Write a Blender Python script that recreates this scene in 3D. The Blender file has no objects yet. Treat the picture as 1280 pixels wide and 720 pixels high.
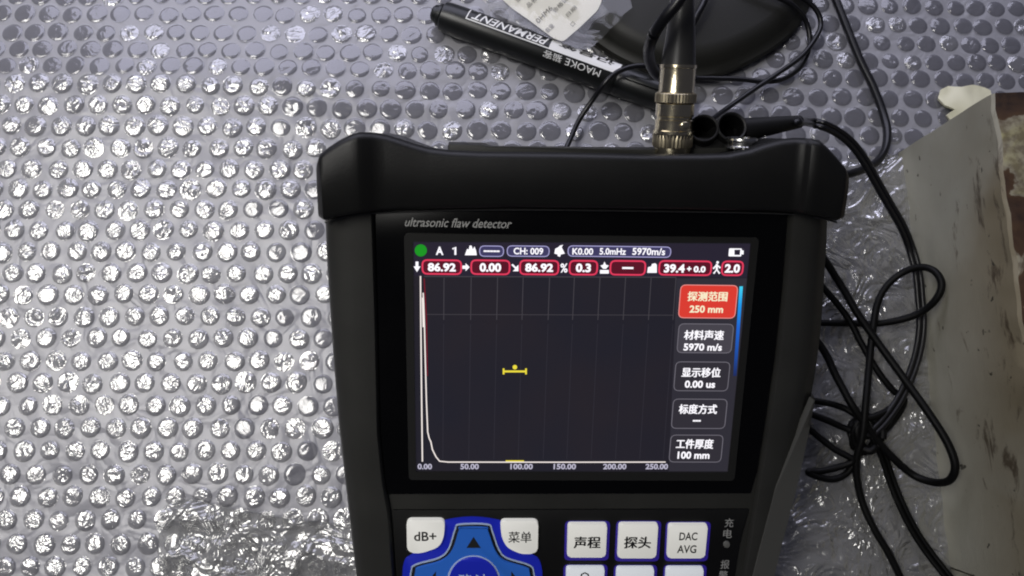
import bpy, bmesh, math, random
from mathutils import Vector, Matrix, noise
random.seed(7)
R = math.radians
SC = bpy.context.scene
COL = SC.collection

# ------------------------------------------------------------------ camera
H = 0.37
TILT = R(8.0)
cam_d = bpy.data.cameras.new("camera"); cam = bpy.data.objects.new("camera", cam_d); COL.objects.link(cam)
cam.location = (0, 0, H); cam.rotation_euler = (TILT, 0, 0)
cam_d.sensor_width = 36.0; cam_d.lens = 36.0 * 1000 / 1280
cam_d.clip_start = 0.01; cam_d.clip_end = 50
SC.camera = cam
# ------------------------------------------------------------------ world, lamps, exposure
W = bpy.data.worlds.new("World"); SC.world = W; W.use_nodes = True
bg = W.node_tree.nodes["Background"]
bg.inputs[0].default_value = (0.62, 0.64, 0.86, 1); bg.inputs[1].default_value = 0.055
def area(name, loc, target, size, power, color, sy=None):
    d = bpy.data.lights.new(name, 'AREA'); d.energy = power; d.color = color; d.size = size
    if sy: d.shape = 'RECTANGLE'; d.size_y = sy
    o = bpy.data.objects.new(name, d); COL.objects.link(o); o.location = loc
    o.rotation_euler = (Vector(target) - Vector(loc)).to_track_quat('-Z', 'Y').to_euler()
    return o
area("ceiling_lamp_left", (-0.74, 0.16, 1.05), (-0.33, 0.08, 0), 0.72, 1.6, (1.0, 0.975, 0.93), 0.85).data.spread = R(44)
area("window_light_back", (-0.01, 0.68, 0.35), (0.12, 0.21, 0), 1.0, 4.0, (0.80, 0.80, 1.0), 0.42)
vs = SC.view_settings
vs.view_transform = 'Standard'; vs.look = 'None'; vs.exposure = 0.0; vs.gamma = 1.0; vs.use_curve_mapping = False
SC.render.engine = 'CYCLES'
SC.cycles.filter_width = 2.0
SC.cycles.max_bounces = 8; SC.cycles.transparent_max_bounces = 12
SC.cycles.use_denoising = True

# ------------------------------------------------------------------ projection helpers (where a traced point lies on a real surface)
CR = Matrix.Rotation(TILT, 3, 'X'); CO = Vector((0, 0, H))
def ray(u, v): return CR @ Vector(((u - 640) / 1000, -(v - 360) / 1000, -1))
def G(u, v, z=0.0):
    d = ray(u, v); t = (z - H) / d.z
    return CO + d * t
XL, XM, XR = G(350, 100).x, G(620, 100).x, G(900, 100).x
YL, YM, YR = G(300, 95).y, G(600, 140).y, G(1000, 215).y
def lerp(a, b, t): return a + (b - a) * t
def sst(a, b, x):
    t = max(0, min(1, (x - a) / (b - a))); return t * t * (3 - 2 * t)
def softplus(x, w):
    if x / w > 30: return x
    return w * math.log1p(math.exp(x / w))
def h(x, y):
    a = sst(XL, XM, x); b = sst(XM, XR, x)
    yc = lerp(lerp(YL, YM, a), YR, b)
    sl = lerp(lerp(0.20, 0.15, a), 0.12, b)
    w = lerp(lerp(0.0012, 0.008, a), 0.02, b)
    return -sl * softplus(y - yc, w) + 0.0012 * noise.noise(Vector((x * 22, y * 22, 3.1)))
def S(u, v, dz=0.0):
    p = G(u, v, 0)
    for _ in range(6):
        p = G(u, v, h(p.x, p.y) + dz)
    return p
# detector frame
dX = Vector((1, -0.011, -0.036)).normalized(); dY = Vector((0.017, 0.963, 0.269)).normalized()
dZ = dX.cross(dY).normalized(); dY = dZ.cross(dX).normalized()
dX, dY, dZ = CR @ dX, CR @ dY, CR @ dZ
DO = CO + ray(722, 447) * 0.276
DM = Matrix((dX, dY, dZ)).transposed().to_4x4(); DM.translation = DO
DMi = DM.inverted()
def D(u, v, z=0.0):
    o = DMi @ CO; d = DMi.to_3x3() @ ray(u, v)
    t = (z - o.z) / d.z
    return o + d * t

# ------------------------------------------------------------------ object helpers
def link(name, me, parent=None, mat=None):
    o = bpy.data.objects.new(name, me); COL.objects.link(o)
    if parent: o.parent = parent
    if mat and me is not None and not me.materials: me.materials.append(mat)
    return o
def tag(o, label, cat, group=None):
    o["label"] = label; o["category"] = cat
    if group: o["group"] = group
    return o
def empty(name, loc=(0, 0, 0), label=None, cat=None, group=None):
    o = bpy.data.objects.new(name, None); COL.objects.link(o); o.location = loc; o.empty_display_size = 0.01
    if label: tag(o, label, cat, group)
    return o
def smooth(me, ang=40):
    for p in me.polygons: p.use_smooth = True
    try: me.set_sharp_from_angle(angle=R(ang))
    except Exception: pass
def from_bm(bm, name, sm=True, ang=40):
    bmesh.ops.recalc_face_normals(bm, faces=bm.faces)
    me = bpy.data.meshes.new(name); bm.to_mesh(me); bm.free()
    if sm: smooth(me, ang)
    return me
def catmull(P, n=8, closed=False):
    P = [Vector(p) for p in P]; out = []
    m = len(P)
    rng = range(m) if closed else range(m - 1)
    for i in rng:
        if closed: a, b, c, d = P[(i - 1) % m], P[i], P[(i + 1) % m], P[(i + 2) % m]
        else: a, b, c, d = P[max(0, i - 1)], P[i], P[i + 1], P[min(m - 1, i + 2)]
        for k in range(n):
            t = k / n
            out.append(0.5 * ((2 * b) + (c - a) * t + (2 * a - 5 * b + 4 * c - d) * t * t + (3 * b - a - 3 * c + d) * t ** 3))
    if not closed: out.append(P[-1])
    return out
def tube_into(bm, pts, r, seg=10, closed=False):
    rings = []; n = len(pts); up = Vector((0.13, 0.21, 1)).normalized()
    for i, p in enumerate(pts):
        if closed: t = pts[(i + 1) % n] - pts[(i - 1) % n]
        else: t = pts[min(n - 1, i + 1)] - pts[max(0, i - 1)]
        t.normalize()
        s = t.cross(up)
        if s.length < 1e-4: s = t.cross(Vector((1, 0, 0)))
        s.normalize(); q = s.cross(t)
        rr = r(i / (n - 1)) if callable(r) else r
        rings.append([bm.verts.new(p + (s * math.cos(2 * math.pi * k / seg) + q * math.sin(2 * math.pi * k / seg)) * rr) for k in range(seg)])
    last = n if closed else n - 1
    for i in range(last):
        A, B = rings[i], rings[(i + 1) % n]
        for k in range(seg):
            bm.faces.new((A[k], A[(k + 1) % seg], B[(k + 1) % seg], B[k]))
    if not closed:
        bm.faces.new(rings[0][::-1]); bm.faces.new(rings[-1])
def lathe(profile, seg=40, squash=None):
    """profile: list of (r, y); axis = +Y"""
    bm = bmesh.new(); rings = []
    for r, y in profile:
        if r < 1e-7: rings.append([bm.verts.new((0, y, 0))])
        else: rings.append([bm.verts.new((r * math.cos(2 * math.pi * k / seg), y, r * math.sin(2 * math.pi * k / seg))) for k in range(seg)])
    for A, B in zip(rings, rings[1:]):
        if len(A) == 1 and len(B) == 1: continue
        for k in range(seg):
            k2 = (k + 1) % seg
            if len(A) == 1: bm.faces.new((A[0], B[k2], B[k]))
            elif len(B) == 1: bm.faces.new((A[k], A[k2], B[0]))
            else: bm.faces.new((A[k], A[k2], B[k2], B[k]))
    return bm
def knurl(r, y0, y1, teeth=36, depth=0.00025, ch=0.0004):
    bm = bmesh.new(); n = teeth * 2; rings = []
    for y, f, k0 in ((y0, 0.0, r - 0.0008), (y0, 0, None), (y0 + ch, 1, None), (y1 - ch, 1, None), (y1, 0, None), (y1, 0, r - 0.0008)):
        ring = []
        for k in range(n):
            a = 2 * math.pi * k / n
            rr = k0 if k0 else (r - 0.0003 if not f else (r if k % 2 else r - depth))
            ring.append(bm.verts.new((rr * math.cos(a), y, rr * math.sin(a))))
        rings.append(ring)
    for A, B in zip(rings, rings[1:]):
        for k in range(n):
            bm.faces.new((A[k], A[(k + 1) % n], B[(k + 1) % n], B[k]))
    bm.faces.new(rings[0]); bm.faces.new(rings[-1][::-1])
    return bm
def prism(outline, z0, z1, bev=0.0, segs=2):
    """outline: list of (x,y) counter-clockwise in the local plane"""
    bm = bmesh.new()
    a = [bm.verts.new((p[0], p[1], z0)) for p in outline]; b = [bm.verts.new((p[0], p[1], z1)) for p in outline]
    n = len(outline)
    bm.faces.new(a[::-1]); top = bm.faces.new(b)
    for k in range(n): bm.faces.new((a[k], a[(k + 1) % n], b[(k + 1) % n], b[k]))
    if bev > 0:
        bmesh.ops.bevel(bm, geom=list(top.edges), offset=bev, segments=segs, affect='EDGES', profile=0.5, clamp_overlap=True)
    return bm
def round_poly(pts, rad, n=5):
    """round every corner of polygon pts (2-vectors) with radius-ish rad"""
    out = []; m = len(pts)
    for i in range(m):
        p = Vector(pts[i][:2]); a = Vector(pts[i - 1][:2]); b = Vector(pts[(i + 1) % m][:2])
        r = rad[i] if isinstance(rad, (list, tuple)) else rad
        da = (a - p); db = (b - p); r1 = min(r, da.length * 0.49); r2 = min(r, db.length * 0.49)
        s = p + da.normalized() * r1; e = p + db.normalized() * r2
        for k in range(n + 1):
            t = k / n
            out.append((1 - t) ** 2 * s + 2 * t * (1 - t) * p + t * t * e)
    return out
def ccw(pts):
    A = sum(pts[i - 1][0] * pts[i][1] - pts[i][0] * pts[i - 1][1] for i in range(len(pts)))
    return list(pts) if A > 0 else list(pts)[::-1]

# ------------------------------------------------------------------ materials
def mat(name, color=(0.5, 0.5, 0.5), rough=0.5, metal=0.0, spec=0.5, noise_amt=0.0, nscale=200.0, bump=0.0, bscale=800.0, rvar=0.0, coat=0.0):
    m = bpy.data.materials.new(name); m.use_nodes = True; nt = m.node_tree; N = nt.nodes; L = nt.links
    b = N["Principled BSDF"]; b.inputs["Base Color"].default_value = (*color, 1)
    b.inputs["Roughness"].default_value = rough; b.inputs["Metallic"].default_value = metal
    b.inputs["Specular IOR Level"].default_value = spec; b.inputs["Coat Weight"].default_value = coat
    if noise_amt or bump or rvar:
        tc = N.new("ShaderNodeTexCoord")
        nz = N.new("ShaderNodeTexNoise"); nz.inputs["Scale"].default_value = nscale; nz.inputs["Detail"].default_value = 6
        L.new(tc.outputs["Object"], nz.inputs["Vector"])
        if noise_amt:
            mx = N.new("ShaderNodeMix"); mx.data_type = 'RGBA'
            mx.inputs[6].default_value = (*[c * (1 - noise_amt) for c in color], 1); mx.inputs[7].default_value = (*[min(1, c * (1 + noise_amt)) for c in color], 1)
            L.new(nz.outputs[0], mx.inputs[0]); L.new(mx.outputs[2], b.inputs["Base Color"])
        if rvar:
            mr = N.new("ShaderNodeMapRange"); mr.inputs[3].default_value = rough - rvar; mr.inputs[4].default_value = rough + rvar
            L.new(nz.outputs[0], mr.inputs[0]); L.new(mr.outputs[0], b.inputs["Roughness"])
        if bump:
            n2 = N.new("ShaderNodeTexNoise"); n2.inputs["Scale"].default_value = bscale; n2.inputs["Detail"].default_value = 3
            L.new(tc.outputs["Object"], n2.inputs["Vector"])
            bp = N.new("ShaderNodeBump"); bp.inputs["Strength"].default_value = bump; bp.inputs["Distance"].default_value = 0.0003
            L.new(n2.outputs[0], bp.inputs["Height"]); L.new(bp.outputs[0], b.inputs["Normal"])
    return m
def emis(name, color, strength=1.0):
    m = bpy.data.materials.new(name); m.use_nodes = True; nt = m.node_tree
    b = nt.nodes["Principled BSDF"]; b.inputs["Base Color"].default_value = (0.004, 0.004, 0.004, 1)
    b.inputs["Roughness"].default_value = 0.25
    b.inputs["Emission Color"].default_value = (*color, 1); b.inputs["Emission Strength"].default_value = strength
    return m
def film_mat(name, tint, diff, diff_fac, gloss, rough, bumps, gloss_fres=0.5, streak=None):
    """thin polythene: transparent + milky diffuse + glossy. bumps: list of (scale, strength, distance, distortion)"""
    m = bpy.data.materials.new(name); m.use_nodes = True; nt = m.node_tree; N = nt.nodes; L = nt.links
    N.remove(N["Principled BSDF"]); out = N["Material Output"]
    geo = N.new("ShaderNodeNewGeometry")
    prev = None
    for sc, st, di, ds in bumps:
        nz = N.new("ShaderNodeTexNoise"); nz.inputs["Scale"].default_value = sc; nz.inputs["Detail"].default_value = 2.0
        nz.inputs["Distortion"].default_value = ds
        L.new(geo.outputs["Position"], nz.inputs["Vector"])
        # ridged
        mt = N.new("ShaderNodeMath"); mt.operation = 'SUBTRACT'; mt.inputs[1].default_value = 0.5; L.new(nz.outputs[0], mt.inputs[0])
        ab = N.new("ShaderNodeMath"); ab.operation = 'ABSOLUTE'; L.new(mt.outputs[0], ab.inputs[0])
        bp = N.new("ShaderNodeBump"); bp.inputs["Strength"].default_value = st; bp.inputs["Distance"].default_value = di
        L.new(ab.outputs[0], bp.inputs["Height"])
        if prev: L.new(prev.outputs[0], bp.inputs["Normal"])
        prev = bp
    tr = N.new("ShaderNodeBsdfTransparent"); tr.inputs[0].default_value = (*tint, 1)
    df = N.new("ShaderNodeBsdfDiffuse"); df.inputs[0].default_value = (*diff, 1)
    gl = N.new("ShaderNodeBsdfGlossy"); gl.inputs[0].default_value = (1, 1, 1, 1); gl.inputs["Roughness"].default_value = rough
    if prev:
        L.new(prev.outputs[0], gl.inputs["Normal"]); L.new(prev.outputs[0], df.inputs["Normal"])
    m1 = N.new("ShaderNodeMixShader"); m1.inputs[0].default_value = diff_fac; L.new(tr.outputs[0], m1.inputs[1]); L.new(df.outputs[0], m1.inputs[2])
    lw = N.new("ShaderNodeLayerWeight"); lw.inputs[0].default_value = 0.35
    if prev: L.new(prev.outputs[0], lw.inputs["Normal"])
    ma = N.new("ShaderNodeMath"); ma.operation = 'MULTIPLY_ADD'; ma.inputs[1].default_value = gloss_fres; ma.inputs[2].default_value = gloss
    ma.use_clamp = True
    L.new(lw.outputs["Fresnel"], ma.inputs[0])
    m2 = N.new("ShaderNodeMixShader"); L.new(ma.outputs[0], m2.inputs[0]); L.new(m1.outputs[0], m2.inputs[1]); L.new(gl.outputs[0], m2.inputs[2])
    L.new(m2.outputs[0], out.inputs[0])
    return m
M = {}
M['table'] = mat('table_laminate', (0.22, 0.22, 0.235), 0.6, noise_amt=0.15, nscale=60)
M['film'] = film_mat('milky_film', (0.85, 0.85, 0.88), (0.43, 0.43, 0.46), 0.66, 0.025, 0.30, [(60, 0.5, 0.004, 0.6), (380, 0.35, 0.0006, 0.3)], 0.25)
M['bubble'] = film_mat('bubble_film', (0.86, 0.86, 0.87), (0.42, 0.42, 0.43), 0.18, 0.19, 0.11, [(120, 0.6, 0.0015, 2.6), (260, 0.3, 0.0004, 2.0)], 0.40)
M['calm'] = film_mat('taut_unlit_bubble_film', (0.69, 0.69, 0.71), (0.38, 0.38, 0.41), 0.12, 0.06, 0.09, [(90, 0.5, 0.0007, 1.6)], 0.42)  # smoother film; darker tint and weak gloss paint in the lack of glare
M['flap'] = film_mat('crumpled_film', (0.88, 0.88, 0.87), (0.36, 0.36, 0.355), 0.50, 0.13, 0.12, [(40, 0.7, 0.006, 2.8), (120, 0.35, 0.0009, 2.4)], 0.32)
M['bag'] = film_mat('clear_bag', (0.95, 0.95, 0.94), (0.3, 0.3, 0.29), 0.05, 0.03, 0.10, [(40, 0.35, 0.004, 1.0)], 0.22)
M['housing'] = mat('housing_rubber', (0.027, 0.027, 0.0245), 0.5, spec=0.35, bump=0.25, bscale=2500, noise_amt=0.25, nscale=45, rvar=0.12)
M['bumper'] = mat('bumper_rubber', (0.0085, 0.0085, 0.0080), 0.42, spec=0.3, bump=0.2, bscale=2500, rvar=0.07, nscale=90)
M['bezel'] = mat('bezel_gloss', (0.0012, 0.0012, 0.0012), 0.22, spec=0.3, rvar=0.12, nscale=35)
M['keypanel'] = mat('keypad_black', (0.0035, 0.0035, 0.0035), 0.5, spec=0.3)
M['screen_frame'] = mat('screen_frame', (0.016, 0.016, 0.015), 0.45, spec=0.35)
M['key'] = mat('key_white', (0.62, 0.62, 0.58), 0.45, spec=0.4, noise_amt=0.04, nscale=150)
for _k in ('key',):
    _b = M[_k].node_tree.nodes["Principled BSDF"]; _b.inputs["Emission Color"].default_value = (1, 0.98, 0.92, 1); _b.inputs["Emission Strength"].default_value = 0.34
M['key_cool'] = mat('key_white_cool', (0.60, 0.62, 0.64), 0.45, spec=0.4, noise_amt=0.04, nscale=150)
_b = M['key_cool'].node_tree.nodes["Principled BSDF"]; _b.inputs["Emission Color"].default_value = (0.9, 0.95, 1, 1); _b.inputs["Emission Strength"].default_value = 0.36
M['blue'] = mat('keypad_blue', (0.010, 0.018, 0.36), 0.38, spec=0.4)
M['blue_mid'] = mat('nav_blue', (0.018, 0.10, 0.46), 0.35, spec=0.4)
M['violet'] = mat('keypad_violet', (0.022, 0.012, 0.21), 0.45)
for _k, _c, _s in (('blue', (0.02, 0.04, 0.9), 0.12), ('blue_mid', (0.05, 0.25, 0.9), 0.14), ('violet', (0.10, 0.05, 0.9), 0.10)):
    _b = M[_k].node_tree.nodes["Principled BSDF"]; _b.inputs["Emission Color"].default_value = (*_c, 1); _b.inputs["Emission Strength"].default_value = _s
M['ink'] = mat('ink_black', (0.012, 0.012, 0.012), 0.6)
M['ink_grey'] = mat('ink_grey', (0.36, 0.36, 0.35), 0.6)
M['line_white'] = mat('line_white', (0.50, 0.62, 0.80), 0.5)
M['cable'] = mat('cable_pvc', (0.006, 0.006, 0.0075), 0.34, spec=0.45)
M['cable_side'] = mat('cable_pvc_dull', (0.003, 0.003, 0.003), 0.5, spec=0.18)
M['rubber'] = mat('rubber_black', (0.007, 0.007, 0.007), 0.5, spec=0.35, bump=0.15, bscale=3000)
M['rubber_in'] = mat('rubber_hollow', (0.002, 0.002, 0.002), 0.9, spec=0.1)
M['boot'] = mat('boot_rubber', (0.026, 0.026, 0.025), 0.36, spec=0.5)
M['nickel'] = mat('nickel', (0.78, 0.70, 0.50), 0.2, metal=1.0, rvar=0.07, nscale=400, bump=0.1, bscale=1500)
M['nickel_dull'] = mat('nickel_dull', (0.58, 0.51, 0.36), 0.36, metal=1.0)
M['steel'] = mat('socket_steel', (0.62, 0.62, 0.60), 0.25, metal=1.0)
M['pen'] = mat('marker_plastic', (0.010, 0.011, 0.011), 0.33, spec=0.4)
M['pen_print'] = mat('marker_print', (0.78, 0.78, 0.76), 0.5)
M['disc'] = mat('disc_plastic', (0.017, 0.017, 0.0145), 0.5, spec=0.35, noise_amt=0.2, nscale=40, bump=0.2, bscale=1500)
M['paper'] = mat('paper_label', (0.86, 0.84, 0.74), 0.8, noise_amt=0.07, nscale=45)
M['paper_ink'] = mat('paper_ink', (0.17, 0.16, 0.14), 0.8)
M['cream'] = mat('cream_foam', (0.74, 0.72, 0.52), 0.5, noise_amt=0.12, nscale=90, bump=0.5, bscale=250)

# ------------------------------------------------------------------ setting: table under the wrap
bm = bmesh.new()
nx, ny = 60, 40
tv = [[None] * (ny + 1) for _ in range(nx + 1)]
for i in range(nx + 1):
    for j in range(ny + 1):
        x = lerp(-0.34, 0.42, i / nx); y = lerp(-0.22, 0.34, j / ny)
        tv[i][j] = bm.verts.new((x, y, h(x, y) - 0.003))
for i in range(nx):
    for j in range(ny): bm.faces.new((tv[i][j], tv[i + 1][j], tv[i + 1][j + 1], tv[i][j + 1]))
o = link('table_top', from_bm(bm, 'table_top'), None, M['table']); o['kind'] = 'structure'

# ------------------------------------------------------------------ bubble wrap sheet
wrap = empty('bubble_wrap_sheet', (0, 0, 0), 'large clear bubble wrap sheet spread out beneath the black instrument', 'bubble wrap')
bm = bmesh.new(); nx, ny = 260, 170; g = []
for i in range(nx + 1):
    row = []
    for j in range(ny + 1):
        x = lerp(-0.32, 0.40, i / nx); y = lerp(-0.20, 0.32, j / ny)
        z = h(x, y) + 0.0006 * noise.noise(Vector((x * 90, y * 90, 0)))
        row.append(bm.verts.new((x, y, z)))
    g.append(row)
for i in range(nx):
    for j in range(ny): bm.faces.new((g[i][j], g[i + 1][j], g[i + 1][j + 1], g[i][j + 1]))
link('film', from_bm(bm, 'film', ang=180), wrap, M['film'])

def bubble_verts(seed, hgt=0.30, crump=0.10, seg=18, rings=6):
    """unit bubble (radius 1), crumpled flat-topped dome"""
    rnd = random.Random(seed); V = []; F = []
    off = Vector((rnd.uniform(0, 50), rnd.uniform(0, 50), rnd.uniform(0, 50)))
    tiltx, tilty = rnd.uniform(-.10, .10), rnd.uniform(-.10, .10)
    prof = [(1.09, 0.0), (1.02, 0.12), (0.99, 0.36), (0.90, 0.74), (0.70, 0.98), (0.46, 1.03), (0.22, 1.04)]
    for r, z in prof:
        for k in range(seg):
            a = 2 * math.pi * k / seg
            x, y = r * math.cos(a), r * math.sin(a)
            n1 = noise.noise(Vector((x * 1.7, y * 1.7, z)) + off); n2 = abs(noise.noise(Vector((x * 3.4, y * 3.4, z)) + off * 2))
            f = min(1, z * 1.2)
            zz = z * hgt + f * (n1 * crump * 1.5 - n2 * crump * 1.6 + (x * tiltx + y * tilty) * 0.8)
            V.append((x * (1 + 0.04 * n1 * f), y * (1 + 0.04 * n1 * f), max(0.0 if z else -0.05, zz)))
    n1 = noise.noise(off)
    V.append((0, 0, 1.04 * hgt + n1 * crump))
    for q in range(len(prof) - 1):
        for k in range(seg):
            k2 = (k + 1) % seg
            F.append((q * seg + k, q * seg + k2, (q + 1) * seg + k2, (q + 1) * seg + k))
    q = (len(prof) - 1) * seg
    for k in range(seg): F.append((q + k, q + (k + 1) % seg, len(V) - 1))
    return V, F
NV = 14
variants = [bubble_verts(100 + i, 0.20, 0.035 + 0.03 * (i % 3)) for i in range(NV)]
calmv = [bubble_verts(500 + i, 0.13, 0.012 + 0.012 * (i % 3)) for i in range(10)]
flatv = [bubble_verts(300 + i, 0.15, 0.20) for i in range(6)]
def mesh_of(vf, name, mm='bubble'):
    me = bpy.data.meshes.new(name); me.from_pydata(vf[0], [], vf[1]); smooth(me, 180); me.materials.append(M[mm]); return me
vmesh = [mesh_of(v, 'bubble') for v in variants]; fmesh = [mesh_of(v, 'bubble') for v in flatv]; cmesh = [mesh_of(v, 'bubble', 'calm') for v in calmv]

rowsL = [-27, -4, 18, 41, 62, 82, 105, 131.5, 158, 185, 212, 237, 262, 288, 315, 342, 368, 396, 423, 451, 479, 507, 535, 564, 593, 621, 650, 680, 709, 738]
rowsM = [-30, -6, 19, 44, 68, 89, 114, 138, 163, 188, 214] + [rowsL[i] for i in range(11, len(rowsL))]
rowsR = [-16, 8, 31, 54, 77, 99, 123, 147, 171, 196, 222] + [rowsL[i] + 8 for i in range(11, len(rowsL))]
phase = {0: 33 - 21, 1: 33 - 10, 2: 33.0, 3: 44.0, 4: 54.0, 5: 66.0}
def inpoly(u, v, P):
    c = False; n = len(P)
    for i in range(n):
        x1, y1 = P[i - 1]; x2, y2 = P[i]
        if (y1 > v) != (y2 > v) and u < (x2 - x1) * (v - y1) / (y2 - y1) + x1: c = not c
    return c
hid = [(440, 212), (1010, 212), (1000, 400), (960, 560), (930, 760), (475, 760), (450, 560), (440, 300)]
blockp = [(1140, 190), (1300, 100), (1300, 800), (1195, 800), (1180, 600)]
crush = [(22, 398), (42, 392), (75, 405), (95, 430), (60, 440), (30, 430), (70, 480), (90, 495), (110, 500), (60, 500), (205, 362), (222, 372), (128, 508), (200, 300)]
cand = []
for k in range(len(rowsL)):
    yl, ym, yr = rowsL[k], rowsM[k], rowsR[k]
    p = 29.5 if yl < 95 else lerp(30.45, 32.7, (yl - 105) / 604)
    for n in range(-26, 28):
        if k in phase:
            u = phase[k] + p * (n + 18)
        else:
            u = 640 + p * (n + (0.58 if k % 2 == 0 else 0.04))
        uo = u
        if u > 1000: u -= 0.00024 * (u - 1000) ** 2
        if u < -25 or u > 1310: continue
        v = lerp(yl, ym, sst(150, 620, u)) if u < 620 else lerp(ym, yr, (u - 620) / 500)
        if v < -25 or v > 745: continue
        u += random.uniform(-1.5, 1.5); v += random.uniform(-1.3, 1.3)
        if inpoly(u, v, hid) or inpoly(u, v, blockp): continue
        P0 = S(u, v)
        dep = (P0 - CO).length
        wgt = 1.0 / dep + (5 if (4 < u < 1276 and 4 < v < 716) else 0)
        if u > 1000 and v > 200: wgt -= 3
        rad = 12.1 / 1000 * (-(CR.inverted() @ (P0 - CO)).z)
        if k < 6: rad *= 0.97
        if u > 1100: rad *= 0.92
        cand.append((wgt, u, v, P0, rad))
cand.sort(key=lambda c: -c[0])
stuffV, stuffF, stuffM = [], [], []
for q, (wgt, u, v, P0, rad) in enumerate(cand):
    e = 0.004
    nx_ = -(h(P0.x + e, P0.y) - h(P0.x - e, P0.y)) / (2 * e); ny_ = -(h(P0.x, P0.y + e) - h(P0.x, P0.y - e)) / (2 * e)
    nrm = Vector((nx_, ny_, 1)).normalized()
    flat = any((u - a) ** 2 + (v - b) ** 2 < 16 ** 2 for a, b in crush) or (u > 1010 and v > 205) or (u > 205 and v > 632)
    if random.random() < 0.07: flat = True
    lit = 1 - max(sst(230, 560, u), 1 - sst(84, 96, v))  # glare area keeps the bright bubble film, elsewhere mostly the darker copy
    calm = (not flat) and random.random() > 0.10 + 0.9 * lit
    rot = nrm.to_track_quat('Z', 'Y').to_matrix() @ Matrix.Rotation(random.uniform(0, 6.28), 3, 'Z')
    sx = rad * random.uniform(0.92, 1.05)
    zz = rad * random.uniform(0.8, 1.15)
    if v < 95 and u < 420: zz *= 0.75
    mtx = Matrix.LocRotScale(P0 + nrm * 0.0003, rot.to_quaternion(), Vector((sx, sx * random.uniform(0.93, 1.04), zz)))
    if q < 300:
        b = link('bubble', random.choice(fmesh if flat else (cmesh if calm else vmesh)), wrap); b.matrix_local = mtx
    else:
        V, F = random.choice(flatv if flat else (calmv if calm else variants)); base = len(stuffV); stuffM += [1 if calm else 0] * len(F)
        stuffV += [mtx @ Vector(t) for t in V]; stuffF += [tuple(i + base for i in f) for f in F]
me = bpy.data.meshes.new('bubble_field'); me.from_pydata(stuffV, [], stuffF); smooth(me, 180)
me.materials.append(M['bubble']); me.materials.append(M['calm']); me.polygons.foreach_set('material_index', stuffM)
o = link('bubble_field', me, wrap); o['kind'] = 'stuff'

# ------------------------------------------------------------------ crumpled film passing under the instrument
def poly_at(P, x):
    for (a, b), (c, d) in zip(P, P[1:]):
        if a <= x <= c: return lerp(b, d, (x - a) / (c - a))
    return P[0][1] if x < P[0][0] else P[-1][1]
vtopP = [(200, 648), (208, 630), (235, 621), (262, 628), (290, 632), (330, 640), (370, 646), (425, 655), (500, 640), (700, 560), (900, 330), (1000, 215), (1040, 205), (1100, 196), (1190, 200)]
bm = bmesh.new(); NI, NJ = 330, 170; g = []
for i in range(NI + 1):
    row = []
    for j in range(NJ + 1):
        s, t = i / NI, j / NJ
        u = lerp(204, 1182, s)
        vt = poly_at(vtopP, u) + 2.5 * noise.noise(Vector((u * 0.08, 1.3, 0)))
        v = lerp(vt, 765, t)
        u2 = u + (6 * noise.noise(Vector((0.3, v * 0.03, 5))) + 3 * noise.noise(Vector((2.3, v * 0.12, 5)))) * (1 - min(1, s * 8))
        P0 = S(u2, v)
        w = Vector((P0.x * 55, P0.y * 55, 0)); w2 = w * 2.6
        wr = w + 0.6 * Vector((noise.noise(w * 0.7), noise.noise(w * 0.7 + Vector((9, 9, 9))), 0))
        c = 0.0030 * (1 - 2.2 * abs(noise.noise(wr))) + 0.0010 * (1 - 2 * abs(noise.noise(w2))) + 0.0002 * noise.noise(w2 * 3)
        amp = 1.0 if u < 700 else 0.45
        row.append(bm.verts.new(P0 + Vector((0, 0, 0.0022 + max(-0.0008, c * amp)))))
    g.append(row)
for i in range(NI):
    for j in range(NJ): bm.faces.new((g[i][j], g[i][j + 1], g[i + 1][j + 1], g[i + 1][j]))
o = link('crumpled_film', from_bm(bm, 'crumpled_film', ang=180), None, M['flap'])
tag(o, 'crumpled clear plastic film lying over the bubble wrap and under the instrument', 'plastic film')

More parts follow.
